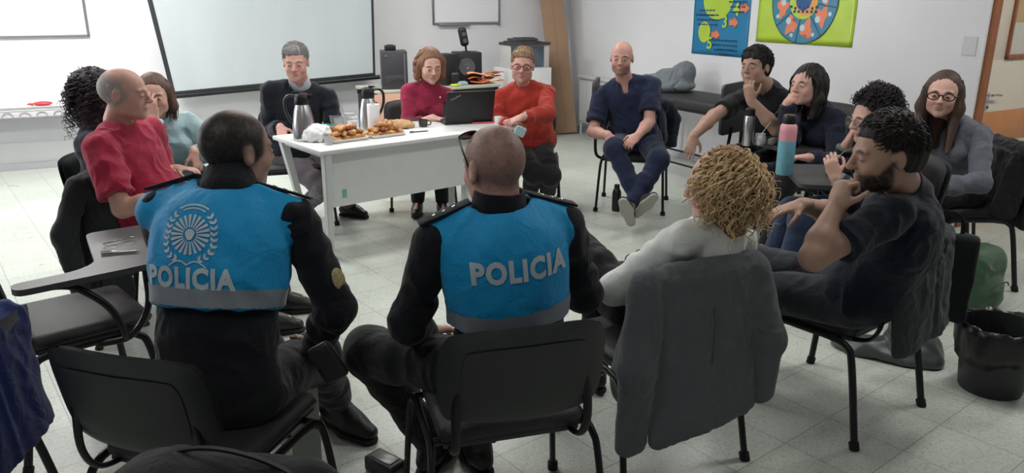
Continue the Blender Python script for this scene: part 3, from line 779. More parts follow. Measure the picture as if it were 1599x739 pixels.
mb = MB(); mb.lathe([(.018, 0), (.040, 0), (.041, .003), (.041, .205), (.040, .208), (.02, .208), (.018, .20), (.018, .01)], 30); mb.build('paper', mat('tissue', (236, 236, 238), .9, bump=.2, bscale=300), e)
mb = MB(); mb.lathe([(.0185, .005), (.0195, .005), (.0195, .209), (.0175, .209), (.0175, .006)], 20); mb.build('cardboard_core', mat('core_card', (170, 140, 105), .8), e)
M_FOAM = mat('foam_tray', (228, 226, 220), .6)
M_CROI = [mat('pastry_%d' % i, c, .45, var=.28, vscale=22, coat=.15, bump=.2, bscale=80) for i, c in enumerate(((198, 140, 84), (176, 112, 62), (214, 164, 106), (150, 92, 54)))]
def croissant_mesh(r, L, curve):
    mb = MB(); n = 15; pts = []; rad = []
    for i in range(n):
        t = -1+2*i/(n-1); a = t*curve; R = L/(2*curve); pts.append((R*math.sin(a), R*math.cos(a)-R, .0)); rad.append(r*(.22+.78*(1-t*t)**.6)*(1+.11*math.cos(t*15)))
    mb.tube(pts, rad, 14, flat=.8, up=(0, 0, 1))
    s_ = 1000*r
    for v in mb.bm.verts:
        q = v.co; w_ = float(vnoise(q.x*70+s_, q.y*70, q.z*70))*.0045+float(vnoise(q.x*160+s_, q.y*160, q.z*160))*.002; q += q.normalized()*w_ if False else Vector((0, w_*.6, w_))
    return mb
def tray(px0, py0, px1, py1, w, n, layers, label, group, glab, seed):
    a, b_ = TP(px0, py0), TP(px1, py1); L_ = np.linalg.norm(b_-a); ang = math.atan2((b_-a)[1], (b_-a)[0]); c_ = (a+b_)/2+V(-math.sin(ang), math.cos(ang), 0)*w/2
    e = empty('foam_tray', c_.tolist(), ang, label, 'tray')
    mb = MB(); pl = smooth_poly([(-L_/2, -w/2), (L_/2, -w/2), (L_/2, w/2), (-L_/2, w/2)], .03); inn_ = [(x*.93, y*.88) for x, y in pl]; low = [(x*.9, y*.84) for x, y in pl]
    n_ = len(pl); rings = [[mb.bm.verts.new((x, y, z)) for x, y in q_] for q_, z in ((low, 0), (pl, .018), (pl, .021), (inn_, .020), (low, .005))]
    for k in range(4):
        for i in range(n_): mb.bm.faces.new((rings[k][i], rings[k][(i+1) % n_], rings[k+1][(i+1) % n_], rings[k+1][i]))
    mb.bm.faces.new(rings[0][::-1]); mb.bm.faces.new(rings[-1]); mb.build('tray_body', M_FOAM, e)
    r_ = random.Random(seed); k = 0
    protos = []
    for kind in range(2):
        protos.append(croissant_mesh(.021 if kind == 0 else .019, .095 if kind == 0 else .075, .9 if kind == 0 else .4).build('tmp', None).data)
    for o in list(bpy.data.objects):
        if o.name.startswith('tmp'): bpy.data.objects.remove(o)
    for layer, cnt in enumerate(layers):
        nx = cnt//2 if cnt > 3 else cnt; ny = 2 if cnt > 3 else 1
        for i in range(nx):
            for j in range(ny):
                me = protos[r_.randint(0, 1)].copy(); me.materials.clear(); me.materials.append(r_.choice(M_CROI))
                fx = (i+.5)/nx-.5; fy = (j+.5)/ny-.5
                sh = .84-.16*layer
                lx, ly = fx*L_*sh+r_.uniform(-.006, .006), fy*w*sh*.9+r_.uniform(-.006, .006)
                o = bpy.data.objects.new('pastry', me); COL.objects.link(o)
                q_ = c_+V(math.cos(ang)*lx-math.sin(ang)*ly, math.sin(ang)*lx+math.cos(ang)*ly, .0)
                o.location = (q_[0], q_[1], TH+.022+layer*.03); o.rotation_euler = (r_.uniform(-.25, .25), r_.uniform(-.25, .25), r_.uniform(0, 6.28))
                o['label'] = glab; o['category'] = 'pastry'; o['group'] = group
    return e
tray(519, 226, 579, 218, .19, 14, (14, 12, 8), 'white foam tray heaped with glazed croissants, left of the other tray', 'croissants heaped on the left tray', 'golden croissant in the heap on the left foam tray', 4)
tray(583, 218, 636, 211, .17, 10, (12, 10, 5), 'white foam tray of sliced pastries right of the croissant heap', 'pastries on the right tray', 'small golden pastry in the heap on the right foam tray', 9)
# napkins
def crumple(name, r, h, m, seed, **kw):
    F = Field(); F.ell((0, 0, h*.35), (r, r*.85, h*.6)).cut((0, 0, .002), (0, 0, -1))
    v, f = F.mesh(.006); v = folds(v, f, .012, .035, (1, 1, 1), seed); v[:, 2] = np.maximum(v[:, 2], .001)
    return put(name, mesh_np(v, f, smooth=True), m, **kw)
crumple('napkin_heap', .100, .11, mat('napkin', (232, 233, 235), .9), 3, loc=TP(496, 220).tolist(), label='crumpled heap of white paper napkins beside the left flask', cat='napkins')
M_CLEAR = mat('clear_plastic', (235, 238, 240), .15, trans=.75); M_CUPW = mat('white_cup_plastic', (230, 231, 233), .4)
def cup_mesh(r0, r1, h, m): 
    mb = MB(); mb.lathe([(0, .001), (r0, 0), (r1, h), (r1+.002, h+.001), (r1-.001, h), (r0-.002, .004), (0, .004)], 24); return mb.build('plastic_cup', m)
cups = [(546, 196, .028, .036, .085, M_CUPW), (556, 199, .03, .038, .07, M_CUPW), (537, 200, .026, .034, .08, M_CLEAR), (566, 197, .028, .036, .07, M_CLEAR), (551, 203, .026, .034, .06, M_CUPW), (529, 202, .026, .034, .075, M_CLEAR), (522, 197, .026, .034, .08, M_CLEAR)]
clabs = ['white plastic cup, tallest behind the croissant heap', 'wide white plastic cup behind the croissant heap, left of paper roll', 'clear plastic cup behind left end of the croissants', 'clear plastic cup against the paper roll', 'short white plastic cup just behind croissants', 'clear cup between teal packet and white cups', 'clear cup at the back beside the teal packet']
for (px, py, r0, r1, h, m), lb in zip(cups, clabs):
    o = cup_mesh(r0, r1, h, m); o.location = TP(px, py).tolist(); props(o, lb, 'cup', 'plastic cups behind the pastries')
o = cup_mesh(.024, .031, .05, M_CLEAR); o.location = TP(514, 226).tolist(); props(o, 'small clear plastic cup at the front left table edge', 'cup', 'plastic cups by the napkins')
o = cup_mesh(.024, .031, .055, M_CLEAR); o.location = TP(507, 222).tolist(); props(o, 'clear plastic cup between the napkin heap and croissant tray', 'cup', 'plastic cups by the napkins')
M_TEAL = mat('teal_packet', (52, 160, 158), .4, var=.1, vscale=30)
mb = MB(); mb.box((0, 0, .035), (.10, .03, .07), .012, 3).box((0, 0, .075), (.095, .004, .02), .001); mb.build('sugar_packet', M_TEAL, loc=TP(518, 214).tolist(), rz=-.4, label='upright teal packet right of the napkin heap', cat='packet')
mb = MB(); mb.box((0, 0, .02), (.07, .05, .04), .01, 3).box((0, 0, .043), (.03, .02, .006), .002); mb.build('sweetener_box', M_TEAL, loc=TP(501, 205).tolist(), rz=.3, label='small teal box behind the napkins', cat='box')
# brown paper bag with pastries
crumple('paper_bag', .11, .05, mat('kraft_paper', (186, 150, 104), .85, var=.1), 8, loc=TP(622, 199).tolist(), label='flattened brown paper bag behind the right pastry tray', cat='paper bag')
mb = MB(); mb.box((0, 0, .008), (.15, .09, .014), .006, 3).box((0, 0, .016), (.1, .05, .003), .001); mb.build('wallet', mat('maroon_leather', (88, 32, 46), .5), loc=TP(645, 188).tolist(), rz=.2, label='flat maroon wallet beside brown paper bag', cat='wallet')
e = empty('glass_mug', TP(661, 198).tolist(), 0, 'small dark mug with lid in front of the laptop', 'mug')
mb = MB(); mb.lathe([(0, 0), (.026, 0), (.03, .004), (.034, .05), (.032, .05), (.028, .006), (0, .005)], 24); mb.build('glass_body', mat('smoked_glass', (70, 66, 66), .12, trans=.5), e)
mb = MB(); mb.lathe([(0, .03), (.0295, .03), (.031, .042), (0, .042)], 24); mb.build('drink', mat('dark_drink', (40, 26, 22), .2), e)
mb = MB(); mb.tube(curve_pts([(.033, 0, .042), (.052, 0, .038), (.052, 0, .018), (.031, 0, .014)], 4), .004, 8); mb.build('handle', M_BLACKP, e)
mb = MB(); mb.box((0, 0, .0012), (.20, .14, .002)); mb.build('paper_sheet', mat('white_paper', (240, 240, 238), .8), loc=TP(664, 206).tolist(), rz=T_ANG, label='blank white paper sheet near the dark mug', cat='paper')
mb = MB(); mb.tube([(-.07, 0, .005), (.055, 0, .005), (.07, 0, .005)], [.0045, .0045, .001], 8).box((-.055, 0, .011), (.03, .003, .002)); mb.build('pen', mat('pen_dark', (40, 40, 48), .3), loc=(TP(655, 207)+V(0, 0, .002)).tolist(), rz=.5, label='dark pen lying on the white paper sheet', cat='pen')
# laptop: lid's back is towards the camera
pl = TP(725, 190)
lp = empty('laptop', pl.tolist(), math.radians(-160), 'open black laptop turned towards woman in magenta sweater', 'laptop')
mb = MB(); mb.box((0, .0, .012), (.36, .245, .022), .005); kb = mb.build('laptop_base', M_BLACKP, lp)
mb = MB()
for j in range(5):
    for i in range(13): mb.box((-.15+i*.025, .07-j*.023, .0245), (.02, .018, .003))
mb.box((0, -.075, .0235), (.09, .05, .001)); mb.build('keyboard', mat('keys', (40, 40, 44), .5), kb)
RX = Matrix.Rotation(math.radians(-17), 4, 'X')
LM = Matrix.Translation((0, .122, .02)) @ RX
mb = MB(); mb.box((0, 0, .115), (.36, .012, .235), .004); mb.xf(LM); ld = mb.build('laptop_lid', M_BLACKP, lp)
mb = MB(); mb.box((0, -.0065, .12), (.335, .001, .2)); mb.xf(LM); mb.build('laptop_screen', mat('screen_dark', (60, 70, 82), .2, emit=((120, 140, 160), .25)), ld)
me = text_mesh('ThinkPad', .022, .0003)
me.transform(LM @ Matrix.Translation((.115, .0068, .19)) @ Matrix.Rotation(.5, 4, 'Y') @ Matrix.Rotation(PI/2, 4, 'X') @ Matrix.Rotation(PI, 4, 'Y')); put('lid_lettering', me, mat('lid_letter', (150, 152, 155), .4), ld)
e = empty('smartphone', TP(753, 192).tolist(), .35, 'pink cased phone lying on table right of the laptop', 'phone')
mb = MB(); mb.box((0, 0, .006), (.16, .08, .011), .004, 3); mb.build('phone_case', mat('pink_case', (205, 84, 100), .5), e)
mb = MB(); mb.box((0, 0, .0118), (.148, .068, .001), 0); mb.build('phone_screen', mat('phone_glass', (40, 22, 30), .1), e)
e = empty('espresso_cup', TP(778, 194).tolist(), .2, 'small white coffee cup near the right end of the table', 'cup')
mb = MB(); mb.lathe([(0, 0), (.021, 0), (.024, .004), (.029, .03), (.030, .055), (.028, .056), (.026, .03), (.02, .006), (0, .006)], 24); mb.build('cup_body', mat('porcelain', (236, 236, 234), .2), e)
mb = MB(); mb.tube(curve_pts([(.028, 0, .046), (.044, 0, .044), (.044, 0, .024), (.027, 0, .018)], 4), .0035, 8); mb.build('handle', mat('porcelain'), e)
# ================================================================== back of the room
M_DESK = mat('desk_top', (188, 190, 176), .5); M_DARKP = mat('dark_panel', (40, 40, 44), .6)
D0, D1 = W(592, 143, z=.74), W(782, 131, z=.74); DU = nrm(V(*(D1-D0)[:2], 0)); DL = float(np.linalg.norm((D1-D0)[:2])); DN = V(-DU[1], DU[0], 0); DA = math.atan2(DU[1], DU[0])
de = empty('computer_desk', (V(D0[0], D0[1], 0)+DU*DL/2).tolist(), DA, 'desk with dark front carrying computer and speakers by back wall', 'desk')
mb = MB(); mb.box((0, .33, .725), (DL, .66, .03), .004); mb.build('desktop', M_DESK, de)
mb = MB(); mb.box((0, .04, .42), (DL-.04, .02, .58), .003); mb.build('front_panel', M_DARKP, de)
for s in (-1, 1): mb = MB(); mb.box((s*(DL/2-.03), .33, .355), (.03, .62, .71), .003); mb.build('side_panel', M_DARKP, de)
def DP(px, py, off, z=.74):
    """point on the desk top under a pixel column, off metres behind its front edge"""
    d = ray(px, py); o = V(0, 0, CAM_H); p0 = V(D0[0], D0[1], 0)+DN*off; t = ((p0-o)@DN)/(d@DN); p = o+d*t; return V(p[0], p[1], z)
pb = W(611, 190, z=0.42)
pb = DP(612, 150, -.12, 0)
e = empty('wooden_board', pb.tolist(), DA, 'peach wooden board leaning on the desk behind the flasks', 'board')
mb = MB(); mb.box((0, 0, .36), (.46, .02, .72), .004); mb.xf(Matrix.Rotation(-.12, 4, 'X')); mb.build('board_panel', mat('peach_wood', (206, 160, 138), .55, var=.08, vscale=5, stretch=(1, 1, 6)), e)
mb = MB()
for x in (-.2, .2): mb.tube([(x, -.085+.0, .66), (x, -.099, .66)], .012, 10)
mb.build('bolt', M_ALU, e)
p = DP(616, 130, .22); e = empty('computer_tower', p.tolist(), DA-.35, 'dark grey computer tower on the desk left of magenta sweater woman', 'computer')
mb = MB(); mb.box((0, 0, .19), (.26, .30, .37), .008).box((0, -.151, .10), (.2, .004, .08), .002); mb.build('case', mat('case_dark', (58, 58, 64), .5), e)
mb = MB(); mb.box((.1, -.153, .2), (.012, .004, .3)); mb.tube([(-.08, -.152, .33), (-.08, -.156, .33)], .012); mb.build('front_trim', M_ALU, e)
p2 = p+V(-.03, 0, .375); mb = MB(); mb.box((0, 0, .027), (.11, .08, .05), .008, 3).box((0, 0, .055), (.06, .05, .006), .002); mb.build('small_box', M_BLACKP, loc=p2.tolist(), rz=DA-.3, label='small black box sitting on top of the computer tower', cat='box')
mb = MB(); a = p+V(-.1, -.22, .01); mb.tube(curve_pts([(0, 0, 0), (.08, -.05, .06), (.18, -.02, .10), (.26, .03, .03), (.30, .05, 0)], 8), .006, 8); mb.build('power_cable', M_BLACKP, loc=a.tolist(), label='black cable looping in front of the computer tower', cat='cable')
def speaker(px, py, off, w, d, h, rz, label, driver=True):
    p = DP(px, py, off); e = empty('loudspeaker', p.tolist(), DA+rz, label, 'speaker')
    mb = MB(); mb.box((0, 0, h/2), (w, d, h), .006); mb.build('cabinet', M_BLACKP, e)
    if driver:
        mb = MB(); M_ = Matrix.Translation((-w*.12, -d/2, h*.55)) @ Matrix.Rotation(PI/2, 4, 'X')
        mb.lathe([(0, .0), (.02, .012), (.05, .004), (.078, .012), (.088, .012), (.092, .0), (0, -.002)], 30); mb.xf(M_); mb.build('driver', mat('driver_grey', (96, 98, 104), .4, metal=.4), e)
    return e, p
e, p = speaker(729, 125, .28, .27, .28, .33, -.25, 'black loudspeaker cabinet with round grey driver on the desk')
s_ = empty('satellite_speaker', (p+V(0, 0, .33)).tolist(), DA-.2, 'slim tilted black speaker standing on the larger cabinet', 'speaker')
mb = MB(); F = Field(); F.box((0, 0, .16), (.045, .04, .10), rnd=.035); v, f = F.mesh(.006); Mt = Matrix.Rotation(-.2, 4, 'Y')
me = mesh_np(v, f); me.transform(Mt); put('speaker_body', me, M_BLACKP, s_)
mb = MB(); mb.tube([(0, 0, 0), (-.008, 0, .06)], .012); mb.tube([(0, 0, 0), (0, 0, .008)], .045, 20); mb.build('stand', M_BLACKP, s_)
mb = MB(); mb.tube([(0, -.036, .19), (0, -.044, .19)], .022, 18).tube([(0, -.036, .12), (0, -.044, .12)], .022, 18); mb.xf(Mt); mb.build('driver', mat('driver_grey'), s_)
speaker(697, 123, .25, .17, .25, .32, .1, 'narrow black loudspeaker half hidden behind magenta sweater woman', False)
mb = MB(); F = Field(); F.box((0, 0, .07), (.05, .05, .07), rnd=.03); v, f = F.mesh(.006); put('desk_phone', mesh_np(v, f), M_BLACKP, loc=DP(711, 128, .12).tolist(), label='small rounded black device between the two loudspeakers', cat='device')
M_ORP = [mat('orange_paper_%d' % i, c, .6, var=.1) for i, c in enumerate(((222, 130, 82), (238, 160, 110), (210, 104, 60), (232, 200, 170)))]
r_ = random.Random(5)
for i in range(14):
    mb = MB(); a, b_ = r_.uniform(.07, .11), r_.uniform(.18, .25); n = 10
    for k in (0,):
        vs = []
        for j in range(n+1):
            y = -b_/2+b_*j/n; z = .012*math.sin(j/n*PI*1.5+i); vs.append([(-a/2, y, z), (0, y, z+.006), (a/2, y, z)])
        V_ = [mb.bm.verts.new(p_) for row in vs for p_ in row]; Vt = [mb.bm.verts.new((p_[0], p_[1], p_[2]+.004)) for row in vs for p_ in row]
        for j in range(n):
            for q_ in range(2):
                A = j*3+q_; mb.bm.faces.new((V_[A], V_[A+3], V_[A+4], V_[A+1])); mb.bm.faces.new((Vt[A], Vt[A+1], Vt[A+4], Vt[A+3]))
        for j in range(n):
            A = j*3; mb.bm.faces.new((V_[A], Vt[A], Vt[A+3], V_[A+3])); mb.bm.faces.new((V_[A+2], V_[A+5], Vt[A+5], Vt[A+2]))
    p = DP(757, 128, .16+r_.uniform(-.08, .1), .755+i*.0075)+DU*r_.uniform(-.13, .13)
    o = mb.build('folded_leaflet', M_ORP[i % 4], loc=p.tolist(), rz=DA+r_.uniform(-1.9, -1.0), label='orange folded leaflet in the untidy pile right of the loudspeaker', cat='leaflet', group='orange leaflets piled on the desk')
    o.rotation_euler = (r_.uniform(-.08, .08), r_.uniform(-.1, .1), o.rotation_euler.z)
mb = MB(); mb.box((0, 0, .02), (.11, .06, .04), .012, 3).box((0, 0, .042), (.07, .03, .008), .003); mb.build('tape_dispenser', mat('pale_blue', (150, 176, 190), .5), loc=DP(722, 133, .06).tolist(), rz=DA, label='small pale blue box on the desk in front of loudspeaker', cat='box')
mb = MB(); mb.tube([(.055*math.cos(a), .03*math.sin(a), .012) for a in np.linspace(0, 2*PI, 20, endpoint=False)], .011, 8, closed=True); mb.build('tape_roll', mat('lime', (190, 205, 60), .5), loc=DP(712, 138, .04).tolist(), rz=DA, label='lime green tape roll at the front edge of desk', cat='tape')
# cabinet and picture box
p = W(816, 107, z=.85); e = empty('white_cabinet', (p[0], p[1]+.18, 0), BW.ang, 'low white cabinet in the corner under the storage box', 'cabinet')
mb = MB(); mb.box((0, 0, .425), (.56, .4, .85), .004); mb.build('cabinet_body', M_WHITE, e)
for s in (-1, 1):
    mb = MB(); mb.box((s*.138, -.205, .43), (.268, .016, .8), .003); d_ = mb.build('cabinet_door', M_WHITE, e)
    mb = MB(); mb.tube([(s*.03, -.225, .5), (s*.03, -.225, .6)], .005, 8); mb.build('handle', M_ALU, d_)
pb = V(p[0]+.02, p[1]+.16, .85)
e = empty('storage_box', pb.tolist(), BW.ang, 'cardboard storage box with grey picture printed on its front, on white cabinet', 'box')
mb = MB(); mb.box((0, 0, .13), (.5, .3, .26), .004); mb.build('box_body', mat('box_white', (200, 198, 196), .7), e)
m_pic = mat('box_picture', (74, 86, 100), .5, var=.5, vscale=7); mb = MB(); mb.box((-.03, -.152, .13), (.42, .003, .235)); mb.build('printed_picture', m_pic, e)
mb = MB(); mb.box((0, -.01, .272), (.52, .32, .03), .008).box((-.04, -.02, .292), (.38, .22, .02), .008); mb.build('box_lid', mat('box_lid_dark', (66, 62, 64), .7, var=.2), e)
mb = MB(); mb.box((0, 0, .014), (.3, .2, .026), .006, 2).box((.02, 0, .032), (.22, .14, .01), .003); mb.build('folded_bag', mat('dark_grey_cloth', (80, 78, 80), .9, var=.2), loc=(pb+V(-.02, 0, .303)).tolist(), rz=BW.ang+.1, label='dark folded bag lying on the storage box', cat='bag')
M_CARD = mat('cardboard', (158, 128, 104), .8, var=.06, vscale=5); M_CARD2 = mat('cardboard_dark', (140, 108, 84), .8, var=.08, vscale=5)
def long_box(pxb, pyb, pxt, pyt, w, t, L, m, lab, dy=0.0):
    a = W(pxb, pyb, z=0); Y = a[1]-dy; a = W(pxb, pyb, Y=Y); a[2] = 0; b_ = W(pxt, pyt, Y=Y+.12); d = nrm(b_-a); s = nrm(np.cross(V(0, 1, 0), d)); n = np.cross(d, s)
    e = empty('long_cardboard_box', a.tolist(), 0, lab, 'cardboard box', 'long cardboard boxes leaning in the corner')
    Mx = Matrix(((s[0], n[0], d[0], 0), (s[1], n[1], d[1], 0), (s[2], n[2], d[2], w/2*abs(s[2])), (0, 0, 0, 1)))
    mb = MB(); mb.box((0, 0, L/2), (w, t, L), .003); mb.xf(Mx); mb.build('carton', m, e)
    mb = MB(); mb.box((0, t/2+.0006, L/2), (.05, .001, L*.98)).box((0, -t/2-.0006, L/2), (.006, .001, L*.98)); mb.xf(Mx); mb.build('tape_seam', M_CARD2, e)
long_box(884, 200, 861, 0, .27, .12, 2.3, M_CARD, 'long pale cardboard box leaning in the corner, nearest the radiator', .45)
long_box(862, 186, 846, 0, .13, .14, 2.35, M_CARD2, 'narrow brown cardboard box leaning left of the wider long box', .75)
# cable hanging below the screen
mb = MB(); a, b_, c_ = BW.P(*BW.uz(520, 140, .02), .02), BW.P(*BW.uz(535, 172, .02), .02), BW.P(*BW.uz(541, 205, .02), .02); mb.tube(curve_pts([a-a, b_-a, c_-a], 8), .006, 8); mb.tube([(-.0, 0, 0), (.0, -.03, .0)], .012); mb.build('wall_cable', mat('cable_grey', (190, 188, 190), .5), loc=a.tolist(), label='thin grey cable hanging down the wall below projector screen', cat='cable')
# exam couch by the right wall
s0, _ = RW.uz(1025, 150, .35); p = RW.P(s0+.75, 0, .42); e = empty('exam_couch', p.tolist(), RW.ang, 'black padded couch on thin metal legs along the right wall', 'couch')
mb = MB(); mb.box((0, 0, .70), (1.75, .58, .09), .03, 3); mb.build('pad', M_UPH, e)
mb = MB(); mb.box((0, 0, .64), (1.66, .5, .03), .004); mb.build('couch_frame', M_BLACKM, e)
for x in (-.75, .75):
    for y in (-.22, .22): mb = MB(); mb.tube([(x, y, 0), (x, y, .64)], .015); mb.build('leg', M_BLACKM, e)
mb = MB(); mb.tube([(-.75, -.22, .12), (.75, -.22, .12)], .01).tube([(-.75, .22, .12), (.75, .22, .12)], .01); mb.build('stretcher', M_BLACKM, e)
COUCH = (p, RW.ang)
def coat_blob(name, ells, m, vox=.008, amp=.014, size=.09, seed=1, stretch=(1, 1, .6), cuts=(), loc=None, rz=0, **kw):
    F = Field()
    for q_ in ells: F.ell(*q_[:2], k=.05) if len(q_) == 2 else F.cone(*q_, k=.05)
    for c_ in cuts: F.cut(*c_)
    v, f = F.mesh(vox); v = relax(folds(v, f, amp, size, stretch, seed), f, 1)
    return put(name, mesh_np(v, f), m, loc=loc, rz=rz, **kw)
M_GREYC = cloth('grey_coat', (112, 118, 124), var=.12)
q_ = RW.P(s0+.22, 0, .42); coat_blob('grey_coat', [((0, 0, .05), (.30, .22, .07)), ((.06, .03, .12), (.2, .16, .09)), ((.17, .05, .19), (.1, .1, .09)), ((-.2, -.05, .07), (.16, .16, .07))], M_GREYC, cuts=[((0, 0, 0), (0, 0, -1))], loc=(q_+V(0, 0, .748)).tolist(), rz=RW.ang+.4, label='grey coat bundled on the black couch behind man in scrubs', cat='coat')
# waste bin
bx = W(1545, 600, z=0.0)
e = empty('waste_bin', (2.06, 2.98, 0), 0, 'black waste bin with black liner on the floor at lower right', 'bin')
mb = MB(); mb.lathe([(0, 0), (.118, 0), (.122, .008), (.150, .29), (.154, .292), (.154, .30), (.146, .30), (.118, .012), (0, .012)], 36); mb.build('bin_body', mat('bin_plastic', (34, 36, 40), .5, bump=.1), e)
F_V, F_F = [], []; n = 72
prof = [(.142, .16), (.148, .27), (.152, .306), (.160, .306), (.1665, .27), (.163, .20), (.159, .155)]
for r_i, (r, z) in enumerate(prof):
    for j in range(n):
        a = 2*PI*j/n; w_ = .004*math.sin(a*9+r_i)+.003*math.sin(a*17+r_i*2)+(.010*math.sin(a*4+1) if r_i == 6 else 0)
        F_V.append(((r+w_*.8)*math.cos(a), (r+w_*.8)*math.sin(a), z+w_*1.4+(.02*math.sin(a*3+.5) if r_i == 6 else 0)))
for r_i in range(len(prof)-1):
    for j in range(n): F_F.append((r_i*n+j, r_i*n+(j+1) % n, (r_i+1)*n+(j+1) % n, (r_i+1)*n+j))
o = put('bin_liner', mesh_np(F_V, F_F), mat('liner', (22, 23, 26), .32, bump=.4, bscale=60), e); sm = o.modifiers.new('s', 'SOLIDIFY'); sm.thickness = .0015
# green backpack
e = empty('backpack', (2.46, 3.86, 0), .5, 'green backpack on the floor behind the waste bin', 'backpack')
F = Field(); F.box((0, 0, .18), (.15, .11, .18), rnd=.08).ell((0, -.09, .12), (.11, .06, .10), k=.03); v, f = F.mesh(.007); v = folds(v, f, .006, .09, (1, 1, 1), 4); v[:, 2] = np.maximum(v[:, 2], .001)
put('backpack_body', mesh_np(v, f), cloth('green_nylon', (66, 96, 74), rough=.5), e)
mb = MB(); mb.tube(curve_pts([(-.06, .09, .33), (-.05, .10, .39), (.05, .10, .39), (.06, .09, .33)], 6), .009, 8); mb.build('carry_loop', cloth('green_strap', (40, 58, 46)), e)
mb = MB(); mb.tube(curve_pts([(-.09, -.14, .17), (-.04, -.155, .2), (.04, -.155, .2), (.09, -.14, .17)], 6), .004, 6); mb.build('zip', M_BLACKP, e)
# flasks, mate gourd on the writing tablets ------------------------------
TZ = .698
p = W(1224, 272, z=TZ); e = empty('drinking_flask', p.tolist(), .3, 'tall pink and light blue drinking flask with black cap on the writing tablet', 'flask')
mb = MB(); mb.lathe([(0, 0), (.042, 0), (.045, .004), (.045, .185)], 30); mb.build('blue_body', mat('flask_blue', (112, 172, 190), .4, var=.12, vscale=26), e, label='light blue lower body')
mb = MB(); mb.lathe([(.045, .185), (.045, .235), (.043, .262), (.034, .274), (0, .275)], 30); mb.build('pink_top', mat('flask_pink', (214, 150, 160), .4, var=.08, vscale=30), e, label='pink upper body')
mb = MB(); mb.lathe([(0, .272), (.032, .272), (.034, .276), (.034, .312), (.028, .322), (0, .324)], 26); mb.build('cap', M_COFBLK, e)
p = W(1167, 227, z=TZ); e = empty('thermos', p.tolist(), 0, 'slim steel thermos with black cap on the writing tablet beside mate gourd', 'flask')
mb = MB(); mb.lathe([(0, 0), (.033, 0), (.035, .003), (.035, .18), (.031, .192), (0, .193)], 28); mb.build('body', M_STEEL, e)
mb = MB(); mb.lathe([(0, .19), (.029, .19), (.031, .195), (.031, .232), (.024, .24), (0, .241)], 24); mb.build('cap', M_COFBLK, e)
p = W(1186, 227, z=TZ); e = empty('mate_gourd', p.tolist(), 0, 'silver and white mate gourd with metal straw beside the steel thermos', 'mate gourd')
mb = MB(); mb.lathe([(0, 0), (.022, 0), (.033, .012), (.038, .035), (.034, .06), (.03, .07), (.032, .076), (.028, .076), (.026, .066), (0, .062)], 28); mb.build('gourd_body', mat('gourd_silver', (205, 205, 208), .3, metal=.5), e)
mb = MB(); mb.tube([(0, 0, .06), (.03, .0, .11), (.06, 0, .15)], [.004, .003, .0035], 8); mb.build('metal_straw', M_CHROME, e)
p = W(1207, 226, z=TZ); mb = MB(); mb.box((0, 0, .02), (.06, .035, .04), .005, 2).box((0, 0, .042), (.03, .02, .006), .002); mb.build('small_carton', mat('carton_pale', (150, 145, 140), .6), loc=p.tolist(), rz=.4, label='small pale carton right of the mate gourd', cat='box')
# folded glasses and pen on the empty chair's tablet
def glasses_mesh(w=.135, lens=.024, folded=False, r=.0013):
    mb = MB()
    for s in (-1, 1):
        c = s*w*.255; pts = [(c+math.cos(a)*lens*1.05, 0, math.sin(a)*lens*.72) for a in np.linspace(0, 2*PI, 20, endpoint=False)]; mb.tube(pts, r*1.3, 6, closed=True)
    mb.tube([(-w*.255+lens*1.0, 0, .004), (0, 0, .008), (w*.255-lens*1.0, 0, .004)], r*1.2, 6)
    for s in (-1, 1):
        if folded: mb.tube(curve_pts([(s*(w*.255+lens), 0, .004), (s*w*.3, -.012, .003), (-s*w*.28, -.016, .0)], 4), r*1.2, 6)
        else: mb.tube(curve_pts([(s*(w*.255+lens), 0, .004), (s*w*.52, -.01, .005), (s*w*.545, -.06, .004), (s*w*.54, -.095, -.002), (s*w*.53, -.12, -.022)], 4), r*1.3, 6)
    return mb
ct = CHAIRS['empty']; tp_ = W(186, 380, z=.698)
e = empty('folded_glasses', tp_.tolist(), .9, 'folded wire glasses lying on the empty chair tablet', 'glasses')
mb = glasses_mesh(folded=True); mb.xf(Matrix.Translation((0, 0, .012)) @ Matrix.Rotation(1.2, 4, 'X')); mb.build('glasses_frame', M_ALU, e)
tp_ = W(186, 396, z=.698); mb = MB(); mb.tube([(-.06, 0, .006), (.055, 0, .006), (.07, 0, .006)], [.006, .006, .0015], 10).box((-.045, 0, .0135), (.035, .003, .002)); mb.build('pen', M_CHROME, loc=tp_.tolist(), rz=.25, label='silver pen lying on the empty chair tablet in front of glasses', cat='pen')
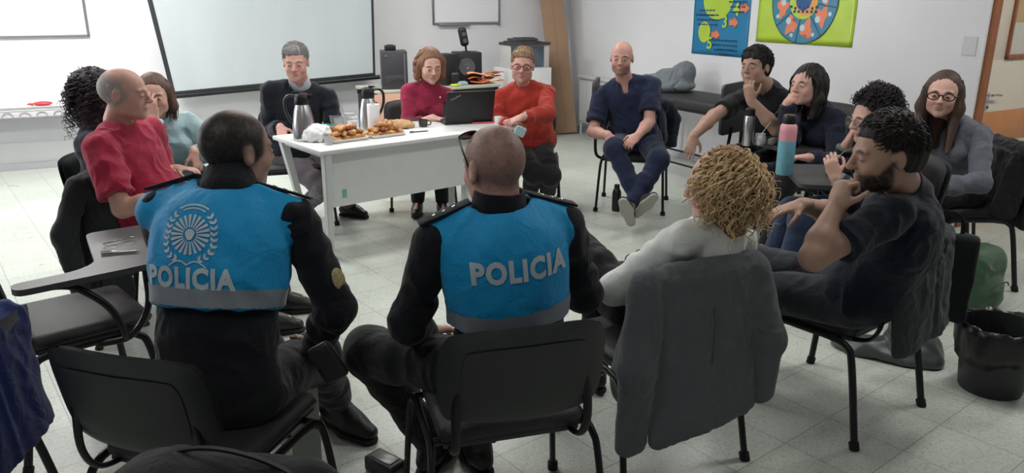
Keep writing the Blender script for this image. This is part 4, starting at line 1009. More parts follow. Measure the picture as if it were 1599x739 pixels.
# ================================================================== people
def ik(a, c, l1, l2, hint):
    a, c = V(a), V(c); d = c-a; D = np.linalg.norm(d)
    if D > (l1+l2)*.995: s = D/((l1+l2)*.995); l1 *= s; l2 *= s
    x = (l1*l1-l2*l2+D*D)/(2*D); h = math.sqrt(max(0, l1*l1-x*x)); u = d/D
    w = V(hint)-u*(V(hint)@u); w = nrm(w); return a+u*x+w*h
def frame_from(yaw, pitch=0, roll=0):
    """rows: right, forward, up; yaw degrees, 90 looks along +Y; pitch up positive"""
    y, p, r = map(math.radians, (yaw, pitch, roll))
    f = V(math.cos(y)*math.cos(p), math.sin(y)*math.cos(p), math.sin(p)); rt = V(math.sin(y), -math.cos(y), 0); u = np.cross(rt, f)
    return np.array((rt*math.cos(r)+u*math.sin(r), f, u*math.cos(r)-rt*math.sin(r)))
class Head:
    def __init__(s, c, yaw, pitch=0, roll=0, sc=1.0): s.c = V(c); s.R = frame_from(yaw, pitch, roll); s.s = sc
    def p(s, x, y, z): return s.c + s.s*(s.R[0]*x+s.R[1]*y+s.R[2]*z)
    def loc(s, v): return ((v-s.c) @ s.R.T)/s.s
    def e(s, F, c, r, k=.012, op='u'): F.ell(s.p(*c), [q*s.s for q in r], s.R, k*s.s, op)
    def n(s, F, a, b, r1, r2, k=.01, op='u', **kw): F.cone(s.p(*a), s.p(*b), r1*s.s, r2*s.s, k*s.s, op, **kw)
def head_solid(F, H, fem=False, chub=0.0):
    j = .92 if fem else 1.0
    H.e(F, (0, -.018, .032), (.074, .096, .087), .02)
    H.e(F, (0, .020, .012), (.066, .072, .085), .03)
    H.e(F, (0, .030, -.040), (.058+chub, .058, .066), .03)
    H.e(F, (0, .036, -.082), (.040*j+chub, .044, .030), .03)
    H.e(F, (0, .074, -.100), (.017*j, .014, .014), .025)
    for s in (-1, 1):
        H.e(F, (s*.040, .056, -.034), (.020+chub, .024, .022), .02)
        H.e(F, (s*.047, .010, -.070), (.014+chub, .03, .022), .03)
        H.e(F, (s*.033, .104, -.001), (.017, .016, .0105), .012, 's')
        H.e(F, (s*.031, .0835, -.001), (.0145, .0115, .0105), .006)
        H.n(F, (s*.012, .0915, .020), (s*.046, .078, .021), .0085, .007, .012)
        H.e(F, (s*.0785, -.012, -.004), (.0085, .019, .031), .006)
        H.e(F, (s*.0875, -.006, .0), (.006, .010, .016), .005, 's')
        H.e(F, (s*.0105, .102, -.032), (.0085, .010, .007), .006)
    H.n(F, (0, .093, .012), (0, .113, -.026), .0065, .0105, .010)
    H.e(F, (0, .112, -.030), (.011, .010, .008), .006)
    H.e(F, (0, .0895, -.0585), (.024, .0085, .0045), .005)
    H.e(F, (0, .0875, -.0685), (.020, .009, .0050), .005)
    H.n(F, (-.020, .1005, -.0635), (.020, .1005, -.0635), .0024, .0022, .003, 's')
HAND_POSES = dict(relax=([.25, .3, .35, .4], .10), flat=([.05, .07, .08, .1], .12), fist=([1.35, 1.4, 1.42, 1.45], .0), curl=([.75, .8, .85, .9], .05), hold=([.62, .66, .7, .74], .08), point=([.35, .6, .8, .95], .08))
def hand_solid(F, w, d, n, side, pose='relax', sc=1.0, thumb=None):
    """w wrist, d finger direction, n palm normal, side +1 right / -1 left"""
    w, d = V(w), nrm(d); n = nrm(V(n)-d*(V(n)@d)); t = np.cross(d, n)*side
    R = np.array((t, d, n)); P = lambda x, y, z: w+sc*(t*x+d*y+n*z)
    curls, spread = HAND_POSES[pose]
    F.ell(P(.0, .052, -.002), V(.040, .052, .0145)*sc, R, .012*sc)
    F.ell(P(-.012, .035, .006), V(.020, .034, .014)*sc, R, .012*sc)
    F.ell(P(.020, .035, .008), V(.018, .034, .015)*sc, R, .012*sc)
    F.cone(P(0, -.02, 0), P(0, .03, 0), .026*sc, .030*sc, .015*sc, flat=(n, .68))
    for i, (x, L) in enumerate(((.030, .072), (.010, .080), (-.011, .074), (-.030, .058))):
        c = curls[i]; base = P(x, .090-abs(i-1.2)*.004, -.002); a = spread*(1.2-i)*.35
        dd = nrm(d+t*a); p = base; ang = 0
        for k, (l, r) in enumerate(((.44, .0088), (.32, .0080), (.24, .0070))):
            ang += c*(.75 if k == 0 else 1.0)
            v = dd*math.cos(ang)+n*math.sin(ang); q = p+v*L*l*sc
            F.cone(p, q, r*sc, (r-.0009)*sc, .0025*sc if k else .008*sc); p = q
    cu = .5+.35*curls[0] if thumb is None else thumb
    b = P(.026, .022, .004); v1 = nrm(t*.80+d*.62+n*.30); m = b+v1*.042*sc; v2 = nrm(t*(.55-cu*.45)+d*.85+n*(.15+.65*cu)); q = m+v2*.030*sc; v3 = nrm(t*(.35-cu*.6)+d*.85+n*(.2+.8*cu)); e = q+v3*.024*sc
    F.cone(b, m, .0145*sc, .0105*sc, .012*sc); F.cone(m, q, .0100*sc, .0092*sc, .003*sc); F.cone(q, e, .0090*sc, .0072*sc, .003*sc)
class Body: pass
def skeleton(P):
    """P: dict with hip(x,y), yaw, neck(xyz), head(xyz), look(yaw,pitch,roll), arms, legs ..."""
    B = Body(); g = P.get('g', 1.0); S = P.get('S', 1.0); B.g, B.S = g, S
    B.pel = V(P['hip'][0], P['hip'][1], P.get('hipz', .545)); B.neck = V(P['neck'])
    yaw = math.radians(P['yaw']); f0 = V(math.cos(yaw), math.sin(yaw), 0); r0 = V(math.sin(yaw), -math.cos(yaw), 0)
    ty = math.radians(P.get('twist', 0)+P['yaw']); r1 = V(math.sin(ty), -math.cos(ty), P.get('tilt', 0)); r1 = nrm(r1)
    B.up = nrm(B.neck-B.pel); B.f0, B.r0 = f0, r0
    B.r = nrm(r1-B.up*(r1@B.up)); B.f = np.cross(B.up, B.r)
    sw = P.get('sw', .37)*.90*S/2; B.sw = sw
    SD = P.get('shd', .078); B.L = B.neck-B.up*SD*S-B.r*sw+V(P.get('Ls', (0, 0, 0))); B.Rr = B.neck-B.up*SD*S+B.r*sw+V(P.get('Rs', (0, 0, 0)))
    B.H = Head(P['head'], *P['look'], P.get('hs', 1.0))
    B.arms = {}
    for key, side, sh in (('L', -1, B.L), ('R', 1, B.Rr)):
        a = P['arms'][key]; wr = V(a['w']); el = V(a['el']) if 'el' in a else ik(sh, wr, .285*S, .255*S, a.get('e', (0, 0, -1)))
        hd = a.get('d'); hd = nrm(wr-el) if hd is None else nrm(hd)
        B.arms[key] = (sh, el, wr, hd, V(a.get('n', (0, 0, -1))), side, a.get('pose', 'relax'), a.get('thumb'))
    B.legs = {}
    for key, side in (('L', -1), ('R', 1)):
        l = P['legs'][key]; hp = B.pel+r0*side*.095*S+V(0, 0, -.01); an = V(l['a']); kn = ik(hp, an, .43*S, .42*S, l.get('k', f0+V(0, 0, 1.3)))
        B.legs[key] = (hp, kn, an, nrm(l.get('t', f0)))
    return B
def torso(F, B, e=0.0, P={}, se=None):
    se = e if se is None else se
    g, S = B.g, B.S; T = B.neck-B.pel; L = np.linalg.norm(T); R = np.array((B.r, B.f, B.up)); R0 = np.array((B.r0, B.f0, V(0, 0, 1)))
    bend = P.get('bend', .02)
    def at(t, fw=0): return B.pel+T*t-B.f*(bend*math.sin(PI*t))+B.f*fw
    w = B.sw/.185
    F.ell(at(.02), (.165*g*S+e, .120*g*S+e, .115*S+e), R0, .05)
    F.ell(at(.28), (.140*g*S*w**.5+e, .105*g*S+e, .15*S+e), R, .06)
    F.ell(at(.62, .005), (.150*g**.7*S*w+e, .108*g*S+e, .17*S+e), R, .06)
    F.ell(at(.79), (.140*g**.4*S*w+e, .092*g**.7*S+e, .095*S+e), R, .04)
    for sh in (B.L, B.Rr):
        F.cone(B.neck-B.up*.012, sh+B.up*.002, .038*S+se, .036*S+se, .03)
    b = P.get('belly', 0)
    if b: F.ell(at(.25, .05), (.13*g+e, .07+b+e, .13+e), R, .06)
    bu = P.get('bust', 0)
    if bu:
        for s in (-1, 1): F.ell(at(.60, .075)+B.r*s*.07, (.058+e, .045+bu+e, .055+e), R, .035)
def arm_solid(F, arm, B, e=0.0, hand=True, upto='hand', g=1.0):
    sh, el, wr, hd, n, side, pose, th = arm; S = B.S
    F.cone(sh, el, .044*S*g+e, .040*S*g+e, .03); F.cone(el, el+(wr-el)*.35, .041*S*g+e, .042*S*g+e, .02); F.cone(el+(wr-el)*.35, wr, .042*S*g+e, .027*S+e, .02)
SKIN = dict(fair=(206, 164, 150), tan=(170, 136, 120), pink=(198, 152, 140), olive=(170, 128, 110))
def person(P):
    B = skeleton(P); H = B.H; base = V(B.pel[0], B.pel[1], 0); vox = P.get('vox', .0048)
    fem = P.get('fem', False); S = B.S
    # body -----------------------------------------------------------
    F = Field(); head_solid(F, H, fem, P.get('chub', 0))
    nr = .047 if fem else .056
    F.cone(H.p(0, -.022, -.06), B.neck+B.up*.015, nr*H.s, (nr+.004)*S, .02)
    F.cone(B.neck-B.up*.01, B.neck-B.up*.16, nr*S, .05, .02)
    torso(F, B, -.030, P)
    for k in 'LR':
        arm_solid(F, B.arms[k], B, g=1.0 if P['top'].get('sleeve') == 'short' else .82); a = B.arms[k]; hand_solid(F, a[2], a[3], a[4], a[5], a[6], P.get('hsz', .88 if fem else .96), a[7])
        hp, kn, an, tt = B.legs[k]; F.cone(hp, kn, .06, .045, .03); F.cone(kn, an, .045, .032, .02); F.cone(an, an+tt*.10-V(0, 0, .03), .03, .022, .02)
    v, f = F.mesh(vox); v = relax(v, f, 1, .35)
    skin = V(lin(SKIN[P.get('skin', 'fair')])); lo = H.loc(v); X, Y_, Z = lo[:, 0], lo[:, 1], lo[:, 2]
    c = np.tile(skin, (len(v), 1))
    hm = np.linalg.norm(lo, axis=1) < .16
    def blend(c, m, col): m = np.clip(m, 0, 1)[:, None]; return c*(1-m)+V(col)*m
    blush = np.exp(-(((np.abs(X)-.042)/.016)**2+((Z+.032)/.016)**2))*(Y_ > .03)*hm; c = blend(c, blush*.35, skin*V(1.05, .72, .7))
    c = blend(c, np.exp(-((X/.012)**2+((Z+.03)/.012)**2))*(Y_ > .08)*hm*.35, skin*V(1.05, .7, .68))
    nz = vnoise(v[:, 0]*160, v[:, 1]*160, v[:, 2]*160)
    lip = np.exp(-((X/.021)**4+((Z+.0635)/.0085)**4))*(Y_ > .07)*hm; c = blend(c, lip*(.75 if fem else .5), skin*V(.78, .42, .42))
    if not P.get('nobrow'):
        br = np.exp(-(((np.abs(X)-.031)/.016)**4+((Z-.0235+.25*np.abs(np.abs(X)-.028))/.0055)**4))*(Y_ > .05)*hm; c = blend(c, br*P.get('brow', 1), lin(P.get('browcol', (60, 46, 40))))
    if 'beard' in P:
        bc, bs, full = P['beard']; m = 1/(1+np.exp((Z+.050-.045*np.clip((.048-Y_)/.045, 0, 1))*300))/(1+np.exp(-(Y_+.002)*300))*hm
        m *= 1/(1+np.exp(-(Z+.118)*300)); m *= 1-lip
        m *= 1-np.exp(-((X/.014)**2+((Z+.083)/.005)**2))*.3
        c = blend(c, m*np.clip(bs+nz*.25, 0, 1), lin(bc))
    if 'scalp' in P:       # painted stubble hair: (colour, strength, kind)
        sc_, ss, kind = P['scalp']
        line = .052+.02*np.clip(1-np.abs(X)/.06, 0, 1)  # forehead line
        front = 1/(1+np.exp(-( .045-Y_+np.clip(Z-.04, 0, 1)*.45)*260))
        low = 1/(1+np.exp(-(Z+.058-np.clip(Y_+.03, 0, .1)*.75)*300))
        m = front*low*hm
        if kind == 'fringe': m *= 1/(1+np.exp((Z-.068+Y_*.55+ (Y_ > .02)*.03)*150))
        if kind == 'thin': m *= 1-.8*np.exp(-(((X)/.030)**2+((Y_-.005)/.04)**2)*1.0)*(Z > .05)
        ear = np.exp(-(((np.abs(X)-.082)/.012)**2+((Y_+.012)/.018)**2+((Z+.004)/.030)**2)*1.6); m *= 1-np.clip(ear*1.5, 0, 1)
        c = blend(c, m*np.clip(ss+nz*.14, 0, 1), lin(sc_))
    body = put('person', mesh_np(v-base, f, cols=np.clip(c, 0, 1)), mat('skin', (214, 164, 146), .5, attr=True, bump=.08, bscale=140, sub=.06, var=.05, vscale=40, spec=.35), loc=base.tolist())
    props(body, P['label'], 'person', P.get('group', 'people seated in the meeting circle'))
    bvh = BVHTree.FromPolygons([Vector(q) for q in v[np.where(hm)[0]]], []) if False else None
    # eyes -------------------------------------------------------------
    if P.get('eyes', True):
        for s in (-1, 1):
            E = Field(); n_u, n_v = 14, 10; vs, fs, cs = [], [], []
            for j in range(n_v+1):
                for i in range(n_u):
                    th, ph = PI*j/n_v, 2*PI*i/n_u; x, y, z = math.sin(th)*math.cos(ph), math.cos(th), math.sin(th)*math.sin(ph)
                    vs.append(H.p(s*.0315+x*.0128, .0882+y*.0085, -.0010+z*.0062)-base)
                    gz = P.get('gaze', 0); rr = math.hypot(x-gz, z*.55)
                    cs.append((.02, .014, .01) if (rr < .40 or z > .66) else (.42, .37, .34))
            for j in range(n_v):
                for i in range(n_u): fs.append((j*n_u+i, j*n_u+(i+1) % n_u, (j+1)*n_u+(i+1) % n_u, (j+1)*n_u+i))
            put('eye', mesh_np(vs, fs, cols=V(cs)), mat('eyeball', (200, 200, 200), .2, attr=True), body)
    # trousers ---------------------------------------------------------
    tr = P.get('trousers')
    if tr:
        T = Field(); e = tr.get('e', .012); g = B.g
        T.ell(B.pel+V(0, 0, -.005), (.155*g*S+e, .115*g*S+e, .095+e*.3), np.array((B.r0, B.f0, V(0, 0, 1))), .04)
        for k in 'LR':
            hp, kn, an, tt = B.legs[k]; gg = tr.get('g', 1.0); lo_ = tr.get('flare', .048)
            T.cone(hp, kn, .078*gg*S+e, .056*gg*S+e, .035, wr=(.009, .05)); T.cone(kn, an+(an-kn)*tr.get('len', -.02), .054*gg*S+e, lo_+e*.3, .02, cap='b', wr=(.009, .045))
            T.ell(kn, V(1, 1, 1)*(.060*gg*S+e), None, .03)
        w_ = T; v_, f_ = w_.mesh(vox*1.25); v_ = relax(folds(v_, f_, tr.get('amp', .0035), .07, (1, 1, 1), 2), f_, 1)
        put('trousers', mesh_np(v_-base, f_), tr['m'], body)
    # shoes ------------------------------------------------------------
    for k in 'LR':
        if P.get('shoes') is None: break
        hp, kn, an, tt = B.legs[k]; sh = P['shoes']; shin = nrm(kn-an)
        pt = B.legs[k]; toe = tt; sole_dir = V(P['legs'][k].get('s', (0, 0, -1))); sole_dir = nrm(sole_dir-toe*(sole_dir@toe)); up = -sole_dir; rt = np.cross(toe, up); R = np.array((rt, toe, up)); ss = sh.get('s', 1.0)
        q = lambda x, y, z: an+(rt*x+toe*y+up*z)*ss
        A = Field(); A.cone(q(0, -.045, -.045), q(0, .06, -.048), .034*ss, .040*ss, .03, flat=(rt, .92)).cone(q(0, .06, -.052), q(.004*(-1 if k == 'R' else 1), .145, -.062), .040*ss, .028*ss, .02, flat=(rt, 1.15))
        A.cone(q(0, -.015, .0+sh.get('hi', 0)), q(0, .0, -.04), .038*ss, .042*ss, .03, cap='a'); A.cone(q(0, .02, -.01), q(0, .09, -.04), .03*ss, .03*ss, .03)
        A.cut(q(0, 0, -.082), -up)
        o = sdf_obj('shoe', A, .0055, sh['m'], body, base=base)
        A = Field(); A.cone(q(0, -.045, -.086), q(0, .06, -.086), .036*ss, .043*ss, .02, flat=(rt, .95)).cone(q(0, .06, -.086), q(.004, .150, -.084), .043*ss, .030*ss, .02, flat=(rt, 1.15)).cut(q(0, 0, -.075), up, .003).cut(q(0, 0, -.096), -up, .003)
        sdf_obj('sole', A, .005, sh.get('sole', M_RUB), o, base=base)
        mb = MB()
        for i in range(4): y_ = .045+i*.016; z_ = .0-i*.0085-.004; mb.tube([q(-.02, y_, z_-.004), q(0, y_+.004, z_+.004), q(.02, y_, z_-.004)], .0022, 6)
        mb.xf(Matrix.Translation(-Vector(base))); mb.build('laces', sh.get('lace', M_BLACKP), o)
    # top ----------------------------------------------------------------
    tp = P['top']; e = tp.get('e', .012); T = Field(); torso(T, B, e, P)
    nk = tp.get('neck', 'crew')
    sl = tp.get('sleeve', 'long'); gs = tp.get('sg', 1.0)
    for k in 'LR':
        sh, el, wr, hd, n, side, pose, th = B.arms[k]; wrk = (tp.get('wr', .009), .034)
        if sl == 'long' or sl == '3q':
            end = wr-(wr-el)*(.06 if sl == 'long' else tp.get('q', .35))
            T.cone(sh, el, .044*S*gs+e, .041*S*gs+e, .025, wr=wrk); T.cone(el, end, .042*S*gs+e, (.030 if sl == 'long' else .042)*S*gs+e*.8, .018, cap='b', wr=wrk)
        elif sl == 'short':
            T.cone(sh, sh+(el-sh)*tp.get('q', .62), .047*S*gs+e, .047*S*gs+e*1.5, .025, cap='b', wr=(.006, .05))
    hem = tp.get('hem', -.04)
    T.cut(B.pel+V(0, 0, hem)-B.up*.0, V(0, 0, -1)) if hem is not None else None
    # neckline
    nb = B.neck; ax_ = nrm(H.p(0, -.022, -.06)-nb)
    if nk == 'crew': T.cone(nb+ax_*.02, nb+ax_*.16, nr+.012, nr+.03, .006, 's')
    if nk == 'vneck': T.cone(nb+ax_*.015, nb+ax_*.16, nr+.012, nr+.03, .006, 's'); T.cone(nb+B.f*.07-B.up*.135, nb+B.f*.10+B.up*.06, .006, .065, .006, 's')
    if nk == 'wide': T.cone(nb+ax_*.00, nb+ax_*.16, nr+.03, nr+.05, .006, 's')
    if nk in ('turtle', 'collar'): T.cone(nb-ax_*.02, nb+ax_*.055, nr+(.012 if nk == 'turtle' else .024)+e*.3, nr+(.008 if nk == 'turtle' else .015), .018, cap='b'); 
    if nk in ('turtle',): pass
    if nk == 'collar': T.cone(nb+ax_*.02, nb+ax_*.16, nr+.004, nr+.01, .004, 's'); T.cone(nb+B.f*.06-B.up*.04, nb+B.f*.09+B.up*.07, .004, .03, .005, 's')
    v_, f_ = T.mesh(vox*1.15); v_ = relax(folds(v_, f_, tp.get('amp', .0045)*1.7, tp.get('fs', .075), (1, 1, .8), P.get('seed', 1)), f_, 1)
    cc = tp['cols'](v_, B) if 'cols' in tp else None
    topo = put(tp.get('name', 'sweater'), mesh_np(v_-base, f_, cols=cc), tp['m'], body)
    B.base = base; B.body = body; B.top = topo; B.top_v = (v_, f_); B.P = P; B.nr = nr
    return B
# ------------------------------------------------------------------ hair
def hair_mat(name, col, col2=None, rough=.55, sc=(60, 60, 8)):
    if name in MATS: return MATS[name]
    return mat(name, col, rough, var=.35, vscale=1.0, stretch=sc, bump=.5, bscale=3, spec=.35)
def strands(v, f, H, amp, fr, seed):
    lo = H.loc(v); a = np.arctan2(lo[:, 0], -lo[:, 1]); n = vnormals(v, f)
    w = vnoise(a*fr+seed, lo[:, 2]*9, seed+0*a)*.7+vnoise(a*fr*2.7+seed, lo[:, 2]*16, seed+3+0*a)*.4
    return v+n*(w*amp)[:, None]
def face_cut(F, H, fl=.070, w=.060, z=.0, k=.008):
    """opens the hair over the face: hairline height fl"""
    H.e(F, (0, .115, z-.035), (w, .085, fl+.045), k, 's')
def hair_short(B, m, t=.008, top=.016, line=.060, back=-.062, part=0.0, amp=.003, seed=2, ears=True, fr=9, vox=.0042, fringe=0, tufts=800):
    H = B.H; F = Field()
    H.e(F, (0, -.020, .032), (.074+t*.8, .096+t*.8, .087+t), .02)
    H.e(F, (0, -.006, .070), (.060+t, .078+t, .048+top), .03)
    H.e(F, (0, -.062, -.015), (.052+t*.5, .050+t*.5, .060), .03)
    if fringe: H.e(F, (.012, .050, .085), (.050, .036, .026+top*.3), .02)
    F.box(H.p(0, .105, -.055), V(.12, .065, line+.052)*H.s, H.R, .035*H.s, .012*H.s, 's')
    H.e(F, (0, .115, .0), (.050, .050, line+.012), .012, 's')
    if ears:
        for s in (-1, 1): H.e(F, (s*.088, -.006, -.010), (.026, .030, .038), .006, 's')
    F.cut(H.p(0, 0, back), -H.R[2], .008)
    v, f = F.mesh(vox); v = relax(strands(v, f, H, amp, fr, seed), f, 1, .3)
    o = put('hair', mesh_np(v-B.base, f), m, B.body)
    if tufts:
        bv = BVHTree.FromPolygons([tuple(p) for p in v], [tuple(q) for q in f.tolist()])
        def root(i, g):
            while True:
                th = g.uniform(0, 2*PI); z = g.uniform(-.1, 1); r_ = math.sqrt(max(0, 1-z*z)); d = H.R[0]*r_*math.cos(th)+H.R[1]*r_*math.sin(th)+H.R[2]*z
                c = H.p(0, -.015, .035); hit = bv.ray_cast(Vector(c+d*.3), Vector(-d), .3)
                if hit[0] is None: continue
                q = H.loc(V(hit[0])[None])[0]
                if np.linalg.norm(q-V(0, -.015, .035)) < .06 or (q[1] > .050 and q[2] < .098) or (abs(q[0]) > .055 and q[2] < .034 and -.045 < q[1] < .05): continue
                return tuple(q)
        def path(p, g):
            x, y, z = p; n_ = nrm(V(x, y+.015, z-.035)); L = g.uniform(.014, .026)
            d = V(g.uniform(-.5, .5)+.3, .6 if y > -.02 else .1, -.1-.8*(1-max(0, n_[2]))*(.3 if y > .02 else 1)); d = nrm(d-n_*(d@n_)); out = []
            for k in range(5): u = k/4; out.append(tuple(V(p)-n_*.003+d*L*u+n_*(.006*math.sin(u*2.2)*(.5+top*40))))
            return out
        locks(B, m, tufts, root, path, (.0018, .0030), seed, 'hair_tufts', 4, parent=o)
    return o
def locks(B, m, n, root, path, r=(.006, .009), seed=1, name='hair_locks', seg=5, parent=None):
    """many tapered locks; root(i,rng)->local point, path(p,rng)->list of local points"""
    g = random.Random(seed); mb = MB(); H = B.H
    for i in range(n):
        p = root(i, g); pts = [H.p(*q)-B.base for q in path(p, g)]; k = len(pts); R_ = g.uniform(*r)
        mb.tube(pts, [max(.0012, R_*H.s*min(1, .5+1.5*j/k)*min(1, 1.6*(k-j)/k)) for j in range(k)], seg, caps=False)
    return mb.build(name, m, parent or B.body, auto=180)
def scalp_pt(g, zmin=-.02, front=.6):
    while True:
        th = g.uniform(0, 2*PI); z = g.uniform(-.35, 1); r = math.sqrt(max(0, 1-z*z)); x, y = r*math.cos(th), r*math.sin(th)
        p = (x*.080, -.018+y*.100, .034+z*.090)
        if p[2] < zmin: continue
        if p[1] > .045 and p[2] < .085: continue
        if abs(p[0]) > .06 and p[2] < .0 and p[1] > .0: continue
        return p
def hair_long(B, m, length=.24, t=.016, line=.06, seed=3, amp=.0025, wave=.006, n=170, side=1.0, part=0.0, fwd=.35, vox=.0048, back=True, r=(.005, .0085), vol=1.0, bangs=False):
    H = B.H; F = Field(); L = length
    H.e(F, (0, -.022, .036), (.074+t*vol, .096+t*vol, .084+t), .02)
    H.e(F, (0, -.065, -.04), (.070+t*vol, .050+t, .095), .04)
    for s in (-1, 1):
        H.n(F, (s*.074, -.005, .03), (s*(.080+.01*vol), -.01, -.075), .020+t*.4, .026+t*.4, .03)
        if L > .16: H.n(F, (s*.082, -.012, -.07), (s*.085, .0+fwd*.1, -L), .028+t*.3, .012, .03)
    if back and L > .12: H.n(F, (0, -.07, -.05), (0, -.085, -L+.02), .062+t*.5, .04, .04, flat=(H.R[1], .6))
    H.e(F, (0, .112, -.040), (.082, .092, line+.046), .010, 's')
    F.box(H.p(0, .112, -.06), V(.064, .062, line+.050)*H.s, H.R, .03*H.s, .01*H.s, 's')
    H.e(F, (0, .02, -.115), (.050, .07, .075), .012, 's')
    v, f = F.mesh(vox); v = relax(strands(v, f, H, amp, 11, seed), f, 1, .3)
    o = put('hair', mesh_np(v-B.base, f), m, B.body)
    def path(p, g):
        x, y, z = p; out = []; ph = g.uniform(0, 6); wv = wave*g.uniform(.5, 1.3); s = 1 if x > part else -1
        if y > .0: s = 1 if x > part else -1; tx = s*g.uniform(.080, .10)*vol**.3; ty = g.uniform(-.02, .025)
        else: tx = x*g.uniform(1.05, 1.35); ty = y*g.uniform(1.02, 1.2)
        if abs(tx) < .05 and y > -.05: tx = s*.085
        for k in range(12):
            u = k/11; zz = z*(1-u)+(-L*g.uniform(.96, 1.04))*u if k else z
            q = math.sin(min(1, u*2.2)*PI/2); xx = x+(tx-x)*q; yy = y+(ty-y)*q
            rr = math.sqrt((xx/(.088+t*vol))**2+((yy+.02)/(.11+t))**2+(max(zz, .0)/.13)**2)
            if rr < 1 and zz > -.06: xx, yy = xx/rr, (yy+.02)/rr-.02
            out.append((xx+wv*math.sin(ph+u*9), yy+wv*math.cos(ph+u*8)+(fwd*.12*max(0, u-.5) if y > -.02 else 0), zz if k else z))
        return out
    def root_(i, g):
        while True:
            p = scalp_pt(g)
            if bangs or p[1] < -.008: return p
    locks(B, m, n, root_, path, r, seed, 'hair_locks', parent=o)
    return o
def hair_curly(B, m, rad=.055, down=.14, n=260, curl=.010, turns=5, r=(.0035, .0055), seed=5, base=True, m2=None, asym=0.0, up=.04, ln=(.06, .12), face=True):
    """volume of spiral curls round the head"""
    H = B.H; F = Field(); q = rad-.022
    H.e(F, (asym, -.028, .034+up*.3), (.074+q, .090+q, .082+up*.6), .02)
    if down > .05: H.e(F, (asym, -.045, -.04-down*.25), (.070+q, .065+q*.8, .05+down*.65), .04)
    H.e(F, (0, .125, -.050), (.062, .095, .100), .010, 's'); H.e(F, (0, .04, -.13), (.05, .07, .06), .01, 's')
    v, f = F.mesh(.006); nn = vnormals(v, f); lo = H.loc(v)
    v = v+nn*(.010*vnoise(lo[:, 0]*55, lo[:, 1]*55, lo[:, 2]*45)+.004*vnoise(lo[:, 0]*130, lo[:, 1]*130, lo[:, 2]*110))[:, None]
    o = put('hair', mesh_np(v-B.base, f), m2 or m, B.body)
    def path(p, g):
        x, y, z = p; l = g.uniform(*ln); t = g.uniform(.86, 1.06)
        d = nrm((x/.08, (y+.02)/.1, (z-.03)/.09)); R = curl*g.uniform(.6, 1.25); tn = turns*g.uniform(.6, 1.2); ph = g.uniform(0, 6.28); out = []
        st = V(0+asym, -.028, .034+up*.3)+d*V(.074+q, .090+q, .082+up*.6)*t
        zl = g.uniform(0, 1)
        if st[2] < .04: st = st+V(0, 0, -down*.8*zl)
        dirv = nrm(d*V(1, 1, .9)*.35+V(g.uniform(-.3, .3), g.uniform(-.3, .3), -1)*(.30+min(1, down*7)*.6)); a = nrm(np.cross(dirv, V(.3, .2, 1))); b = np.cross(dirv, a); N = int(7*tn)
        for k in range(N):
            u = k/(N-1); an = ph+u*tn*2*PI; c = st+dirv*l*u+V(0, 0, -.02)*u*u
            out.append(tuple(c+a*math.cos(an)*R+b*math.sin(an)*R))
        return out
    def root(i, g):
        while True:
            p = scalp_pt(g, -.03)
            if not (p[1] > .03 and p[2] < .06): return p
    locks(B, m, n, root, path, r, seed, 'curls', 5, parent=o)
    return o
def wear_glasses(B, m, w=.145, lens=.024, up=0.0, back=0.0, tilt=0.0, tint=None, thick=.0016, name='glasses'):
    H = B.H; mb = glasses_mesh(w, lens, r=thick)
    M = Matrix.Translation(-Vector(B.base)) @ Matrix(((H.R[0][0], H.R[1][0], H.R[2][0], H.c[0]), (H.R[0][1], H.R[1][1], H.R[2][1], H.c[1]), (H.R[0][2], H.R[1][2], H.R[2][2], H.c[2]), (0, 0, 0, 1))) @ Matrix.Scale(H.s, 4)
    L_ = Matrix.Translation((0, .106-back, .0+up)) @ Matrix.Rotation(tilt, 4, 'X')
    mb.xf(M @ L_); o = mb.build(name, m, B.body)
    if tint:
        mb = MB()
        for s in (-1, 1): mb.prism([(s*w*.255+math.cos(a)*lens, math.sin(a)*lens*.7) for a in np.linspace(0, 2*PI, 18, endpoint=False)], -.0008, .0008, Matrix.Rotation(PI/2, 4, 'X'))
        mb.xf(M @ L_); mb.build('lens', tint, o)
    return o
def watch(B, k, m=None, band=None, r=.031):
    sh, el, wr, hd, n, side, pose, th = B.arms[k]; d = nrm(wr-el); p = wr-d*.025; nn = nrm(-(V(n)-d*(V(n)@d))); s = np.cross(d, nn); mb = MB()
    mb.tube([p+nn*math.cos(a)*(r-.007)+s*math.sin(a)*r-B.base for a in np.linspace(0, 2*PI, 20, endpoint=False)], .0075, 6, closed=True, flat=.35, up=tuple(nn)) if False else mb.tube([p+nn*math.cos(a)*(r-.003)+s*math.sin(a)*r-B.base for a in np.linspace(0, 2*PI, 22, endpoint=False)], .0045, 8, closed=True)
    o = mb.build('watch_band', band or M_BLACKP, B.body)
    mb = MB(); mb.tube([p+nn*(r-.002)-B.base, p+nn*(r+.006)-B.base], .014, 18); mb.build('watch_face', m or M_CHROME, o)
